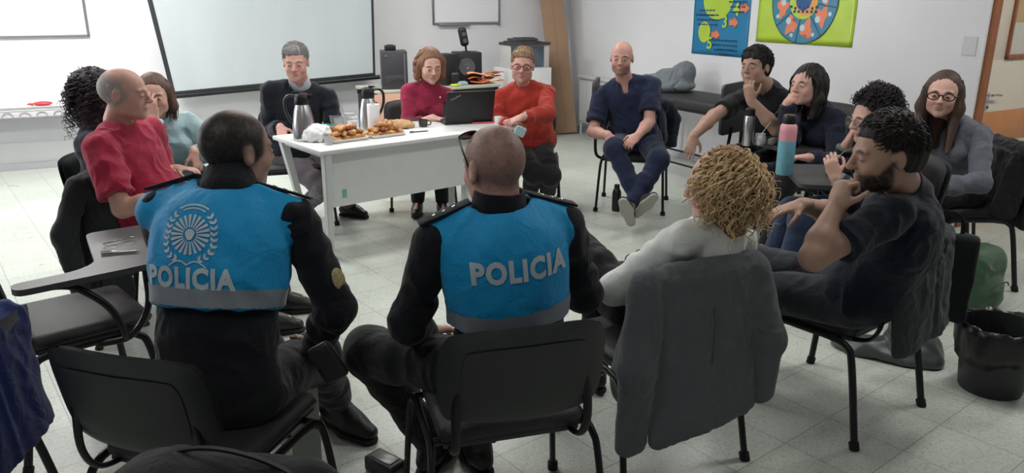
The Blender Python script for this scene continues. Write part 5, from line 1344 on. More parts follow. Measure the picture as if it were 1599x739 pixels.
def decal(B, polys_mesh, origin, xdir, ydir, name, m, parent, src=None, off=.0028, grid=.02):
    """flat artwork pressed onto the back or chest of a garment; xdir,ydir world, cast against the surface"""
    v_, f_ = src or B.top_v; bvh = BVHTree.FromPolygons([tuple(p) for p in v_], [tuple(q) for q in f_.tolist()])
    x, y = nrm(xdir), V(ydir); y = nrm(y-x*(y@x)); n = np.cross(x, y); bm = bmesh.new(); bm.from_mesh(polys_mesh)
    xs = [v.co.x for v in bm.verts]; ys = [v.co.y for v in bm.verts]
    for ax, lo, hi in ((0, min(xs), max(xs)), (1, min(ys), max(ys))):
        t = lo+grid
        while t < hi:
            bmesh.ops.bisect_plane(bm, geom=bm.verts[:]+bm.edges[:]+bm.faces[:], dist=1e-6, plane_co=(t, 0, 0) if ax == 0 else (0, t, 0), plane_no=(1, 0, 0) if ax == 0 else (0, 1, 0)); t += grid
    bmesh.ops.triangulate(bm, faces=bm.faces[:])
    for v in bm.verts:
        p = V(origin)+x*v.co.x+y*v.co.y; hit = bvh.ray_cast(Vector(p+n*.4), Vector(-n), 1.0)
        q = V(hit[0]) + n*off if hit[0] is not None else p
        v.co = Vector(q-B.base)
    me = bpy.data.meshes.new(name); bm.to_mesh(me); bm.free()
    return put(name, me, m, parent)
# ================================================================== the people in the photograph
UPV = V(0, 0, 1)
M_BLKT = cloth('black_trousers', (24, 25, 28)); M_NAVYT = cloth('police_trousers', (17, 19, 24), rough=.8)
M_SHOEB = mat('black_shoe', (22, 20, 22), .45)
M_HDARK = hair_mat('hair_black', (30, 25, 25)); M_HBROWN = hair_mat('hair_brown', (72, 54, 46)); M_HGREY = hair_mat('hair_grey', (134, 130, 132)); M_HAUB = hair_mat('hair_auburn', (124, 88, 66))
M_HBLOND = hair_mat('hair_blond', (202, 174, 134)); M_HBLOND2 = hair_mat('hair_blond_deep', (140, 104, 70)); M_HFAIR = hair_mat('hair_fair', (150, 122, 98)); M_HCUR = hair_mat('hair_black_curl', (34, 30, 32))
PE = {}
# --- grey-haired man at the table ---------------------------------------
PE['gh'] = B = person(dict(label='grey-haired man in dark navy sweater over pale collar, hands in lap, behind the table', hip=(-1.60, 5.58), yaw=-74, neck=W(468, 131, Y=5.50), head=W(462, 98, Y=5.42), look=(-82, -6, 0), hs=1.03, S=1.04, sw=.42, g=1.0, belly=.03, seed=1, vox=.0055,
    arms=dict(L=dict(w=W(504, 203, Y=5.25), e=(.3, .6, -1), n=(0, 0, -1), pose='relax'), R=dict(w=W(438, 200, Y=5.28), e=(-.4, .6, -1), d=(.3, -.6, -.5), n=(.5, 0, -1), pose='relax')),
    legs=dict(L=dict(a=W(543, 319, z=.10), t=(.9, -.35, 0)), R=dict(a=W(477, 320, z=.10), t=(-.1, -1, 0))),
    top=dict(m=cloth('navy_sweater', (24, 28, 38)), neck='wide', e=.020, hem=-.06, amp=.006), trousers=dict(m=cloth('grey_trousers', (104, 96, 102)), e=.016), shoes=dict(m=M_SHOEB),
    skin='pink', browcol=(110, 100, 98)))
hair_short(B, M_HGREY, .006, .016, line=.060, amp=.004, fringe=1)
T = Field(); nb = B.neck; ax_ = nrm(B.H.p(0, -.022, -.06)-nb)     # shirt collar
T.cone(nb-ax_*.03, nb+ax_*.045, B.nr+.022, B.nr+.014, .01, cap='b').cone(nb+ax_*.0, nb+ax_*.16, B.nr+.003, B.nr+.008, .004, 's').cone(nb+B.f*.075-UPV*.06, nb+B.f*.10+UPV*.10, .004, .045, .004, 's')
sdf_obj('shirt_collar', T, .0045, cloth('pale_shirt', (176, 180, 190)), B.body, base=B.base)
mb = MB(); mb.box((0, 0, 0), (.022, .006, .10), .002); p = nb+B.f*.118-UPV*.06; mb.xf(Matrix.Translation(Vector(p-B.base)) @ Matrix.Rotation(math.radians(16), 4, 'Z')); mb.build('dark_tie', M_BLACKP, B.body)
# --- woman in magenta sweater --------------------------------------------
PE['mag'] = B = person(dict(label='woman in magenta turtleneck sweater looking down and typing on the laptop', fem=True, hip=(-.76, 6.12), yaw=-70, neck=W(672, 131, Y=6.0), head=W(672, 103, Y=5.93), look=(-70, -12, 0), hs=1.05, S=1.02, sw=.345, g=.88, bust=.012, vox=.0055, seed=2,
    arms=dict(R=dict(w=W(676, 184, Y=5.72), e=(-.7, .1, -1), d=(.9, -.5, -.1), n=(0, 0, -1), pose='relax'), L=dict(w=W(716, 180, Y=5.80), e=(.8, .2, -1), d=(-.2, -1, -.1), n=(0, 0, -1), pose='relax')),
    legs=dict(L=dict(a=W(690, 318, z=.1), t=(.2, -1, 0)), R=dict(a=W(652, 316, z=.1), t=(0, -1, 0))),
    top=dict(m=cloth('magenta_sweater', (148, 42, 72), var=.06), neck='turtle', e=.010, sleeve='3q', q=.42, amp=.003), trousers=dict(m=M_BLKT, e=.008), shoes=dict(m=M_SHOEB, hi=.05, s=.92), browcol=(120, 84, 64)))
hair_long(B, M_HAUB, length=.115, t=.014, wave=.013, n=170, line=.082, seed=4, r=(.005, .008), vol=1.1)
mb = MB(); mb.sphere(tuple(B.neck+B.f*.105-UPV*.05-B.r*.05-B.base), .006, 10); mb.build('brooch', mat('porcelain'), B.body)
# --- woman in orange-red sweater ---------------------------------------
PE['ora'] = B = person(dict(label='woman with glasses and short fair hair in orange-red sweater, hands crossed', fem=True, hip=(.12, 5.98), yaw=-91, neck=W(817, 133, Y=5.86), head=W(816, 103, Y=5.80), look=(-93, -1, 3), hs=1.03, S=1.02, sw=.385, g=1.28, chub=.008, belly=.05, bust=.018, vox=.0055, seed=3,
    arms=dict(R=dict(w=W(793, 192, Y=5.50), e=(-.4, .5, -1), d=(.9, -.5, -.1), n=(0, .3, -1), pose='relax'), L=dict(w=W(816, 183, Y=5.42), e=(1, .1, -.5), d=(-1, -.2, -.35), n=(0, .4, -1), pose='relax')),
    legs=dict(L=dict(a=W(853, 311, z=.09), t=(.0, -1, 0)), R=dict(a=W(826, 311, z=.09), t=(-.1, -1, 0))),
    top=dict(m=cloth('orange_sweater', (160, 50, 40), var=.05), neck='crew', e=.018, hem=-.10, amp=.005), trousers=dict(m=M_BLKT, e=.014), shoes=dict(m=mat('brown_shoe', (112, 62, 56), .5), s=.92), skin='pink', browcol=(130, 100, 80)))
hair_short(B, M_HFAIR, .006, .013, line=.064, amp=.006, fringe=1, seed=6)
wear_glasses(B, mat('red_glasses', (96, 34, 44), .4), lens=.025, thick=.002); watch(B, 'L', mat('watch_white', (225, 215, 205), .3), mat('watch_band_pale', (170, 150, 140), .5))
a = B.arms['R']; p = W(812, 205, Y=5.36); F = Field(); F.box((0, 0, 0), (.042, .008, .034), rnd=.008); v, f = F.mesh(.005); v[:, 1] += .022*np.sin(v[:, 0]*20); v = folds(v, f, .004, .03)
o = put('face_mask', mesh_np(v, f), mat('mask_blue', (176, 206, 214), .8), loc=p.tolist(), rz=.2, label='light blue face mask dangling from hand of woman in orange-red sweater', cat='mask'); o.rotation_euler = (0, .5, .1)
# --- man in scrubs ------------------------------------------------------------
M_SCRUB = cloth('scrubs_navy', (32, 40, 66), var=.08)
PE['scr'] = B = person(dict(label='bald bearded man in navy scrubs, seated with ankles crossed towards camera', hip=(.98, 5.98), yaw=-100, neck=W(975, 125, Y=5.92), head=W(971, 91, Y=5.84), look=(-104, -2, 2), hs=1.02, S=1.04, sw=.41, g=1.04, belly=.025, vox=.0055, seed=4,
    arms=dict(R=dict(w=W(950, 212, Y=5.60), e=(-.5, .5, -.8), d=(.25, -.5, -.55), n=(.3, .2, -.8), pose='relax'), L=dict(w=W(996, 212, Y=5.52), e=(.5, .6, -.8), d=(-.7, -.5, -.5), n=(-.3, .3, -.8), pose='curl')),
    legs=dict(L=dict(a=W(982, 328, Y=5.34), t=(-.35, -.35, .85), s=(-.1, -1, -.4), k=(.75, -.6, 1)), R=dict(a=W(998, 316, Y=5.40), t=(.55, -.4, .75), s=(.1, -1, -.4), k=(-.75, -.6, 1))),
    top=dict(m=M_SCRUB, neck='vneck', e=.018, sleeve='short', q=.72, hem=-.10, amp=.006, name='scrub_shirt'), trousers=dict(m=M_SCRUB, e=.018, flare=.055, len=-.12), shoes=dict(m=mat('dark_sneaker', (44, 46, 52), .7), sole=mat('pale_sole', (170, 166, 160), .6), lace=M_WHITE),
    skin='pink', beard=((92, 76, 72), .55, 1), scalp=((120, 96, 88), .25, 'fringe'), browcol=(80, 60, 52)))
# --- young man in black shirt ----------------------------------------------
PE['blk'] = B = person(dict(label='young man in black polo shirt with chin on hand under the blue poster', hip=(1.90, 5.55), yaw=-150, neck=W(1198, 140, Y=5.40), head=W(1180, 106, Y=5.30), look=(-140, 6, -4), hs=1.05, S=1.08, sw=.385, g=1.02, vox=.0055, seed=5, twist=20,
    arms=dict(R=dict(w=W(1083, 213, Y=5.12), e=(.2, .6, .3), d=(-.3, -.35, -1), n=(.3, .8, -.1), pose='relax'), L=dict(w=W(1172, 156, Y=5.12), e=(.6, -.3, -1), d=(-.25, 0, 1), n=(.4, .6, .1), pose='curl', thumb=.2)),
    legs=dict(L=dict(a=V(1.55, 5.0, .1)), R=dict(a=V(1.35, 5.25, .1))),
    top=dict(m=cloth('black_polo', (24, 26, 30)), neck='collar', e=.014, sleeve='short', q=.7, name='polo_shirt'), trousers=dict(m=M_BLKT, e=.012), shoes=dict(m=M_SHOEB), skin='tan', browcol=(40, 30, 28)))
hair_short(B, M_HDARK, .013, .024, line=.050, amp=.006, fringe=1, seed=3, back=-.06)
# --- woman in navy cardigan -----------------------------------------------
PE['nav'] = B = person(dict(label='dark-haired woman in navy cardigan resting her mouth on her fist', fem=True, hip=(2.08, 5.0), yaw=-158, neck=W(1273, 168, Y=4.98), head=W(1260, 133, Y=4.88), look=(-148, 2, 0), hs=1.04, S=1.0, sw=.36, g=1.02, bust=.015, vox=.0052, seed=6,
    arms=dict(R=dict(w=W(1230, 160, Y=4.86), e=(.2, .2, -1), d=(.55, -.1, .6), n=(.6, .3, -.3), pose='fist'), L=dict(w=W(1262, 246, Y=4.60), e=(.7, -.1, -1), d=(-1, .1, 0), n=(0, 0, -1))),
    legs=dict(L=dict(a=V(1.62, 4.66, .1)), R=dict(a=V(1.55, 4.9, .1))),
    top=dict(m=cloth('navy_cardigan', (30, 34, 52)), neck='vneck', e=.020, amp=.006, name='cardigan'), trousers=dict(m=M_BLKT, e=.01), shoes=dict(m=M_SHOEB, s=.92), browcol=(56, 40, 36)))
hair_long(B, M_HDARK, length=.185, t=.012, amp=.006, wave=.006, n=190, line=.046, seed=8, part=.01, bangs=True)
# --- curly haired person in stripes ------------------------------------------
def stripes(v, B):
    k = np.zeros(len(v)); z = (v-B.pel)@B.up; w = np.floor(z/.030)
    for key in 'LR':
        sh, el, wr = B.arms[key][:3]
        for a, b_, off in ((sh, el, 0), (el, wr, .285)):
            d = nrm(b_-a); L = np.linalg.norm(b_-a); t = (v-a)@d; dist = np.linalg.norm(v-a-np.clip(t, 0, L)[:, None]*d, axis=1); m = dist < .075 if off else (dist < .068) & (t > .06)
            w = np.where(m, np.floor((t+off)/.030), w)
    k = (w % 2)[:, None]; return V(lin((30, 30, 36)))*(1-k)+V(lin((118, 122, 124)))*k
PE['cur'] = B = person(dict(label='person with black curly updo, round glasses and striped sweater holding a mate cup', fem=True, hip=(1.95, 3.98), yaw=176, neck=W(1382, 222, Y=3.98), head=W(1362, 186, Y=3.92), look=(-172, -6, 0), hs=1.0, S=.98, sw=.34, g=.92, vox=.0048, seed=7,
    arms=dict(R=dict(w=W(1322, 226, Y=4.06), e=(-.5, .2, -1), d=(.25, -.2, 1), n=(.8, -.2, 0), pose='curl'), L=dict(w=W(1304, 276, Y=3.76), e=(.3, -.5, -1), d=(-.35, .1, 1), n=(.3, .9, .1), pose='hold')),
    legs=dict(L=dict(a=V(1.42, 3.85, .1)), R=dict(a=V(1.42, 4.08, .1))),
    top=dict(m=mat('striped_knit', (100, 100, 100), .9, attr=True, bump=.3, bscale=260, sheen=.1), cols=stripes, neck='crew', e=.014, amp=.003), trousers=dict(m=cloth('blue_jeans', (44, 56, 82)), e=.01), shoes=dict(m=mat('patterned_shoe', (112, 82, 84), .6, var=.3, vscale=40), s=.92), browcol=(40, 32, 32)))
hair_curly(B, M_HCUR, rad=.032, down=.0, n=520, curl=.010, turns=3, r=(.0026, .004), seed=5, up=.065, ln=(.03, .07))
wear_glasses(B, mat('thin_glasses', (130, 120, 118), .3), lens=.026, thick=.0013)
p = W(1301, 256, Y=3.83); e = empty('mate_cup', (p-V(0, 0, .03)).tolist(), 0, 'dark purple mate cup with metal rim and straw held by curly haired person', 'mate cup')
mb = MB(); mb.lathe([(0, 0), (.026, 0), (.036, .015), (.040, .05), (.038, .066), (0, .062)], 26); mb.build('cup_body', mat('purple_cup', (72, 38, 58), .4), e)
mb = MB(); mb.tube([(.038*math.cos(a), .038*math.sin(a), .067) for a in np.linspace(0, 2*PI, 24, endpoint=False)], .0035, 8, closed=True); mb.build('metal_rim', M_CHROME, e)
mb = MB(); mb.tube([(.01, 0, .05), (.05, .01, .09), (.085, .01, .105)], .003, 8); mb.build('metal_straw', M_CHROME, e)
# --- woman in grey sweater ----------------------------------------------------
PE['gry'] = B = person(dict(label='long-haired woman with dark glasses in grey sweater at right, facing the camera', fem=True, hip=(2.62, 4.40), yaw=-168, neck=W(1484, 188, Y=4.36), head=W(1472, 147, Y=4.27), look=(-122, -2, 3), hs=1.02, S=1.02, sw=.35, g=.95, bust=.02, vox=.005, seed=8, twist=18,
    arms=dict(R=dict(w=W(1420, 268, Y=4.25), e=(.2, .4, -1), d=(-1, .1, -.1), n=(0, 0, -1)), L=dict(w=W(1462, 292, Y=4.02), e=(1, -.3, -.6), d=(-1, .2, -.05), n=(0, 0, -1))),
    legs=dict(L=dict(a=V(2.1, 4.2, .1)), R=dict(a=V(2.1, 4.45, .1))),
    top=dict(m=cloth('grey_knit', (100, 102, 112), var=.06), neck='crew', e=.011, sleeve='3q', q=.12, amp=.004), trousers=dict(m=M_BLKT, e=.008), shoes=dict(m=M_SHOEB, s=.92), browcol=(60, 44, 40)))
hair_long(B, M_HBROWN, length=.30, t=.009, wave=.005, n=200, amp=.0015, line=.080, seed=9, fwd=.6)
wear_glasses(B, mat('dark_glasses', (36, 28, 34), .35), lens=.026, thick=.0022)
# --- man in navy polo --------------------------------------------------------
PE['polo'] = B = person(dict(label='bearded man in navy polo shirt in profile, leaning with fist at his chin', hip=(1.30, 2.72), yaw=150, shd=.058, Ls=(-.02, .02, .055), neck=W(1411, 298, Y=2.59), head=W(1384, 243, Y=2.52), look=(176, -4, -2), hs=1.05, S=1.04, sw=.43, g=1.13, bend=.045, vox=.0045, seed=9, twist=12,
    arms=dict(L=dict(w=W(1304, 326, Y=2.40), el=W(1270, 402, Y=2.30), d=(.30, .22, .85), n=(.75, .35, -.2), pose='fist'), R=dict(w=W(1252, 320, Y=2.84), e=(.5, .5, -.3), d=(-1, -.1, -.25), n=(0, 0, -1), pose='relax')),
    legs=dict(L=dict(a=V(.98, 3.02, .1), k=(-1, .2, .9)), R=dict(a=V(1.1, 3.25, .1), k=(-.9, .5, 1))),
    top=dict(m=cloth('navy_polo', (20, 25, 40)), neck='collar', e=.012, sleeve='short', q=.66, name='polo_shirt', hem=-.09, amp=.005), trousers=dict(m=cloth('charcoal_trousers', (40, 44, 50)), e=.014), shoes=dict(m=M_SHOEB), skin='tan', beard=((26, 19, 18), 1.0, 1), browcol=(30, 22, 20), brow=1))
hair_short(B, M_HDARK, .006, .026, line=.060, amp=.005, seed=5, back=-.05)
# --- woman with blonde curls ---------------------------------------------------
PE['white'] = B = person(dict(label='woman with curly blonde hair in white sweater with folded arms, seen from behind', fem=True, hip=(.50, 2.66), yaw=118, neck=W(1134, 352, Y=2.47), head=W(1122, 292, Y=2.46), look=(146, -6, 0), hs=1.0, S=.98, sw=.345, g=.92, vox=.0042, seed=10, eyes=True,
    arms=dict(L=dict(w=W(1020, 448, Y=2.62), e=(-1, -.25, -.5), d=(.9, .35, -.1), n=(.2, -.8, 0), pose='relax'), R=dict(w=W(1050, 425, Y=2.72), e=(.8, .2, -.9), d=(-.95, -.1, .15), n=(.2, -.8, 0), pose='curl')),
    legs=dict(R=dict(a=W(932, 575, z=.1), t=(-.2, 1, 0)), L=dict(a=V(.12, 3.12, .36), k=(-.4, .5, 1.2), t=(-.6, .6, -.3))),
    top=dict(m=cloth('white_knit', (222, 224, 222), var=.03), neck='crew', e=.013, hem=-.05, amp=.0045), trousers=dict(m=M_BLKT, e=.016), shoes=dict(m=M_SHOEB, s=.92), browcol=(120, 90, 60)))
hair_curly(B, M_HBLOND, rad=.026, down=.085, n=620, curl=.0115, turns=3.4, r=(.0030, .0052), seed=11, up=.02, m2=M_HBLOND2, ln=(.07, .13))
T = Field(); nb = B.neck; T.cone(nb+B.f*.02, nb+B.up*.05+B.f*.03, B.nr+.018, B.nr+.014, .01, cap='ab').ell(nb+B.f*.09+B.up*.01, (.05, .03, .05), None, .02); sdf_obj('neck_scarf', T, .005, cloth('blue_scarf', (84, 104, 150), var=.3), B.body, base=B.base)
p = W(990, 402, Y=2.58); e = empty('reading_glasses', p.tolist(), .9, 'thin folded glasses held in the hand of the blonde curly woman', 'glasses')
mb = glasses_mesh(folded=True, r=.0016); mb.xf(Matrix.Rotation(-.3, 4, 'X')); mb.build('glasses_frame', M_BLACKM, e)
# --- the two officers -------------------------------------------------------------
M_CYAN = cloth('police_cyan', (20, 140, 196), var=.04, rough=.62, sheen=.05); M_BAND = mat('reflective_band', (122, 130, 140), .45, var=.08, vscale=20); M_LET = mat('reflective_letters', (176, 188, 196), .45, var=.05, vscale=30)
M_PSH = cloth('police_shirt', (16, 18, 26), var=.08)
def police_kit(B, seed, hemz=.18, wl=.03):
    P = dict(B.P); T = Field(); sw = B.sw; B.sw = sw*1.0; torso(T, B, .032, P, .027); B.sw = sw
    for k in 'LR':
        sh = B.arms[k][0]; s_ = -1 if k == 'L' else 1; T.cut(B.neck+B.r*s_*(B.sw+(wl if k == 'L' else .030)), nrm(B.r*s_-B.up*.10), .01)
    nb = B.neck; T.cone(nb-B.up*.0, nb+B.up*.16-B.f*.0, B.nr+.032, B.nr+.05, .006, 's')
    T.cut(B.pel+B.up*hemz, -B.up)
    v, f = T.mesh(.0048); v = relax(folds(v, f, .0055, .11, (1, 1, .6), seed), f, 2)
    ve = put('vest', mesh_np(v-B.base, f), M_CYAN, B.body); src = (v, f)
    # reflective band round the hem
    t = (v-B.pel)@B.up; nn = vnormals(v, f); fm = ((t[f] > hemz+.004) & (t[f] < hemz+.060)).all(1); ids = np.unique(f[fm]); mp = -np.ones(len(v), int); mp[ids] = np.arange(len(ids))
    vb = (v+nn*.0022)[ids]; put('reflective_band', mesh_np(vb-B.base, mp[f[fm]]), M_BAND, ve)
    # epaulettes, resting on the shoulders
    bv = BVHTree.FromPolygons([tuple(p) for p in v], [tuple(q) for q in f.tolist()]); v2, f2 = B.top_v; bv2 = BVHTree.FromPolygons([tuple(p) for p in v2], [tuple(q) for q in f2.tolist()])
    def drop(p):
        z = [h[0].z for h in (b.ray_cast(Vector(p+UPV*.3), Vector((0, 0, -1))) for b in (bv, bv2)) if h[0] is not None]; return V(p[0], p[1], max(z) if z else p[2])
    for s, sh in ((-1, B.L), (1, B.Rr)):
        a = drop(B.neck+B.r*s*.090); b_ = drop(B.neck+B.r*s*(B.sw+.030)); d = nrm(b_-a); fw = nrm(B.f-d*(B.f@d)); up = np.cross(fw, d)*(1 if np.cross(fw, d)[2] > 0 else -1)
        c_ = (drop((a+b_)/2)+(a+b_)/2)/2+up*.007; M = Matrix(((d[0], fw[0], up[0], c_[0]-B.base[0]), (d[1], fw[1], up[1], c_[1]-B.base[1]), (d[2], fw[2], up[2], c_[2]-B.base[2]), (0, 0, 0, 1)))
        L_ = np.linalg.norm(b_-a)+.02; mb = MB(); mb.box((0, 0, 0), (L_, .048, .008), .003); mb.xf(M); ep = mb.build('epaulette', M_PSH, B.body)
        for q in (-.03, .0, .03): mb = MB(); mb.sphere((q, 0, .005), (.006, .006, .003), 10); mb.xf(M); mb.build('rank_badge', M_CHROME, ep)
    # collar
    T = Field(); ax_ = nrm(B.H.p(0, -.022, -.06)-nb); T.cone(nb-ax_*.01, nb+ax_*.055, B.nr+.026, B.nr+.016, .01, cap='b').cone(nb-ax_*.02, nb+ax_*.16, B.nr+.006, B.nr+.010, .004, 's')
    sdf_obj('shirt_collar', T, .0045, M_PSH, B.body, base=B.base)
    return ve, src
def join_polys(polys):
    bm = bmesh.new()
    for p in polys:
        if isinstance(p, bpy.types.Mesh): bm.from_mesh(p)
        else:
            fc = bm.faces.new([bm.verts.new((x, y, 0)) for x, y in p])
    me = bpy.data.meshes.new('j'); bm.to_mesh(me); bm.free(); return me
def crest():
    P_ = []
    for i in range(22):     # sun rays
        a = 2*PI*i/22; r0, r1, w0, w1 = .019, .052, .0016, .0042
        c, s = math.cos(a), math.sin(a); P_.append([(r0*c-w0*s, r0*s+w0*c), (r1*c-w1*s, r1*s+w1*c), ((r1+.003)*c, (r1+.003)*s), (r1*c+w1*s, r1*s-w1*c), (r0*c+w0*s, r0*s-w0*c)][::-1])
    P_.append([(.013*math.cos(t)*(1+.15*math.sin(3*t)), .015*math.sin(t)) for t in np.linspace(0, 2*PI, 18, endpoint=False)])
    for s in (-1, 1):       # laurel
        for i in range(9):
            a = -PI/2+s*(.42+i*.235); r = .068+.004*math.sin(i); cx, cy = r*math.cos(a), r*math.sin(a)*1.02-.004
            for q in (-1, 1):
                b_ = a+s*PI/2+q*s*.62; l, w = .017, .0042
                P_.append([(cx+q*.0035*math.cos(a), cy+q*.0035*math.sin(a)), (cx+l*.5*math.cos(b_)-w*math.sin(b_), cy+l*.5*math.sin(b_)+w*math.cos(b_)), (cx+l*math.cos(b_), cy+l*math.sin(b_)), (cx+l*.5*math.cos(b_)+w*math.sin(b_), cy+l*.5*math.sin(b_)-w*math.cos(b_))])
    def arc(r, a0, a1, w, cy=0, n=14):
        A = np.linspace(a0, a1, n); return [(r*math.cos(a), r*math.sin(a)+cy) for a in A]+[((r-w)*math.cos(a), (r-w)*math.sin(a)+cy) for a in A[::-1]]
    P_.append(arc(.078, 1.0, 2.15, .0045, .004)); P_.append(arc(.068, 1.05, 2.05, .0035, .004))
    for s in (-1, 1):
        x = np.linspace(0, .052, 10); P_.append([(s*q, -.078+.010*math.sin(q*70)+.0) for q in x]+[(s*q, -.0825+.010*math.sin(q*70)) for q in x[::-1]])
    return P_
def letters(s, size, width=1.0, bold=.006):
    return text_mesh(s, size, bold, width, sp=1.14)
PE['off1'] = B = person(dict(label='police officer with thinning dark hair, cyan vest with round crest and lettering on back', hip=(-.84, 1.98), yaw=76, neck=W(358, 296, Y=2.14), head=W(370, 236, Y=2.20), look=(52, -3, -2), hs=1.0, S=1.0, sw=.43, g=1.06, vox=.0042, seed=11, twist=14, bend=.045, chub=.006,
    arms=dict(R=dict(w=W(486, 555, Y=2.22), e=(.5, -.05, -1), d=(-.3, .8, -.3), n=(-.9, 0, -.2), pose='relax'), L=dict(w=V(-.92, 2.46, .70), e=(-.35, .3, -1), d=(.5, .8, -.2), n=(0, 0, -1), pose='relax')),
    legs=dict(R=dict(a=W(528, 630, z=.12), t=(.75, -.45, -.1), k=(.4, .8, 1)), L=dict(a=V(-.86, 2.66, .10))),
    top=dict(m=M_PSH, neck='crew', e=.014, name='uniform_shirt', hem=-.10, amp=.005), trousers=dict(m=M_NAVYT, e=.020), shoes=dict(m=M_SHOEB, hi=.08, s=1.08), skin='tan', scalp=((26, 24, 26), 1.0, 'thin')))
ve, src = police_kit(B, 3, .235, .075)
o_ = B.neck*.45+B.pel*.55
cen = W(296, 372, Y=1.9); cen = B.pel+B.up*.432-B.r*.033
decal(B, join_polys(crest()), cen, B.r, B.up, 'crest', M_LET, ve, src, grid=.02)
decal(B, letters('POLICIA', .074, .80, .0036), cen-B.up*.118-B.r*.0, B.r, B.up, 'lettering', M_LET, ve, src, grid=.02)
sh, el = B.arms['R'][:2]; p = sh*.35+el*.65; d = nrm(el-sh); out = nrm(B.r*.9-B.f*.35); mb = MB(); mb.sphere((0, 0, 0), (.006, .028, .034), 16)
s2 = nrm(np.cross(d, out)); q_ = p+out*.058; mb.xf(Matrix(((out[0], s2[0], d[0], q_[0]-B.base[0]), (out[1], s2[1], d[1], q_[1]-B.base[1]), (out[2], s2[2], d[2], q_[2]-B.base[2]), (0, 0, 0, 1)))); mb.build('sleeve_badge', mat('badge_gold', (150, 138, 96), .6, var=.4, vscale=90), B.body)
PE['off2'] = B = person(dict(label='police officer with shaved head, sunglasses pushed up, cyan vest with lettering on back', hip=(-.01, 2.12), yaw=108, neck=W(779, 325, Y=2.10), head=W(771, 262, Y=2.12), look=(124, -4, 2), hs=1.0, S=1.0, sw=.42, g=1.02, vox=.0042, seed=12, twist=-2, tilt=.10, bend=.04,
    arms=dict(L=dict(w=W(668, 520, Y=2.32), e=(-.45, -.05, -1), d=(.3, .8, -.3), n=(.5, 0, -.8), pose='relax'), R=dict(w=V(.20, 2.50, .66), e=(.35, .1, -1), d=(-.5, .8, -.1), n=(0, 0, -1), pose='relax')),
    legs=dict(L=dict(a=W(672, 690, z=.12), t=(.25, .9, 0), k=(-1.5, .4, 1)), R=dict(a=W(748, 690, z=.12), t=(-.35, .9, 0), k=(.2, .8, 1))),
    top=dict(m=M_PSH, neck='crew', e=.014, name='uniform_shirt', hem=-.10, amp=.005), trousers=dict(m=M_NAVYT, e=.022), shoes=dict(m=M_SHOEB, hi=.08, s=1.08), skin='pink', scalp=((74, 66, 64), .62, 'buzz')))
ve, src = police_kit(B, 7)
decal(B, letters('POLICIA', .082, .82, .0040), B.pel+B.up*.362+B.r*.012, B.r+B.up*.0, B.up, 'lettering', M_LET, ve, src, grid=.02)
wear_glasses(B, mat('sunglasses', (48, 34, 36), .25), lens=.027, thick=.0022, up=.092, back=.045, tilt=.95, tint=mat('sun_lens', (50, 32, 36), .1, trans=.2), name='sunglasses')
# --- man in red shirt ------------------------------------------------------------------
PE['red'] = B = person(dict(label='balding grey-haired man in red t-shirt in profile at left', hip=(-1.74, 3.64), yaw=6, neck=W(186, 192, Y=3.64), head=W(195, 147, Y=3.62), look=(6, -3, 0), hs=1.0, S=1.04, sw=.44, g=1.2, belly=.07, vox=.0048, seed=13, bend=.04, twist=-12,
    arms=dict(R=dict(w=W(285, 306, Y=3.38), e=(-.5, -.5, -1), d=(1, .2, .1), n=(0, .5, -1), pose='curl'), L=dict(w=W(258, 284, Y=3.75), e=(-.2, .6, -1), d=(.4, -.2, .7), n=(.3, .3, -.6), pose='fist')),
    legs=dict(R=dict(a=V(-1.22, 3.55, .1)), L=dict(a=V(-1.22, 3.82, .1))),
    top=dict(m=cloth('red_tshirt', (160, 40, 66), var=.05), neck='crew', e=.015, sleeve='short', q=.78, sg=1.1, name='t_shirt', hem=-.10, amp=.006), trousers=dict(m=cloth('dark_jeans', (38, 42, 54)), e=.012), shoes=dict(m=M_SHOEB), skin='pink', scalp=((150, 145, 145), .75, 'fringe'), browcol=(130, 116, 110)))
T = Field(); H = B.H; H.e(T, (0, -.022, .026), (.0765, .098, .084), .01); H.e(T, (0, .10, .0), (.12, .094, .2), .02, 's'); T.cut(H.p(0, -.06, .066), H.R[2]+H.R[1]*.55, .012); T.cut(H.p(0, 0, -.05), -H.R[2], .008)
for s in (-1, 1): H.e(T, (s*.088, -.004, -.008), (.022, .024, .034), .006, 's')
v, f = T.mesh(.0045); v = strands(v, f, H, .002, 14, 2); put('hair', mesh_np(v-B.base, f), hair_mat('hair_light_grey', (158, 152, 152)), B.body)
a = B.arms['R']; q_ = a[2]+V(0, 0, 0)
mb = MB(); d = nrm(a[2]-a[1]); p = a[1]+d*.2; x_ = nrm(np.cross(d, UPV)); y_ = np.cross(x_, d); mb.tube([p+x_*.034*math.cos(t)+y_*.034*math.sin(t)-B.base for t in np.linspace(0, 2*PI, 20, endpoint=False)], .006, 6, closed=True); mb.build('wrist_band', M_BLACKP, B.body)
p = W(290, 292, z=.68); mb = MB(); mb.box((0, 0, .006), (.28, .20, .010), .003, 2).box((0, 0, .0125), (.26, .18, .003), .001); mb.build('white_folder', M_WHITE, loc=p.tolist(), rz=.15, label='white folder lying on the lap of man in red shirt', cat='folder')
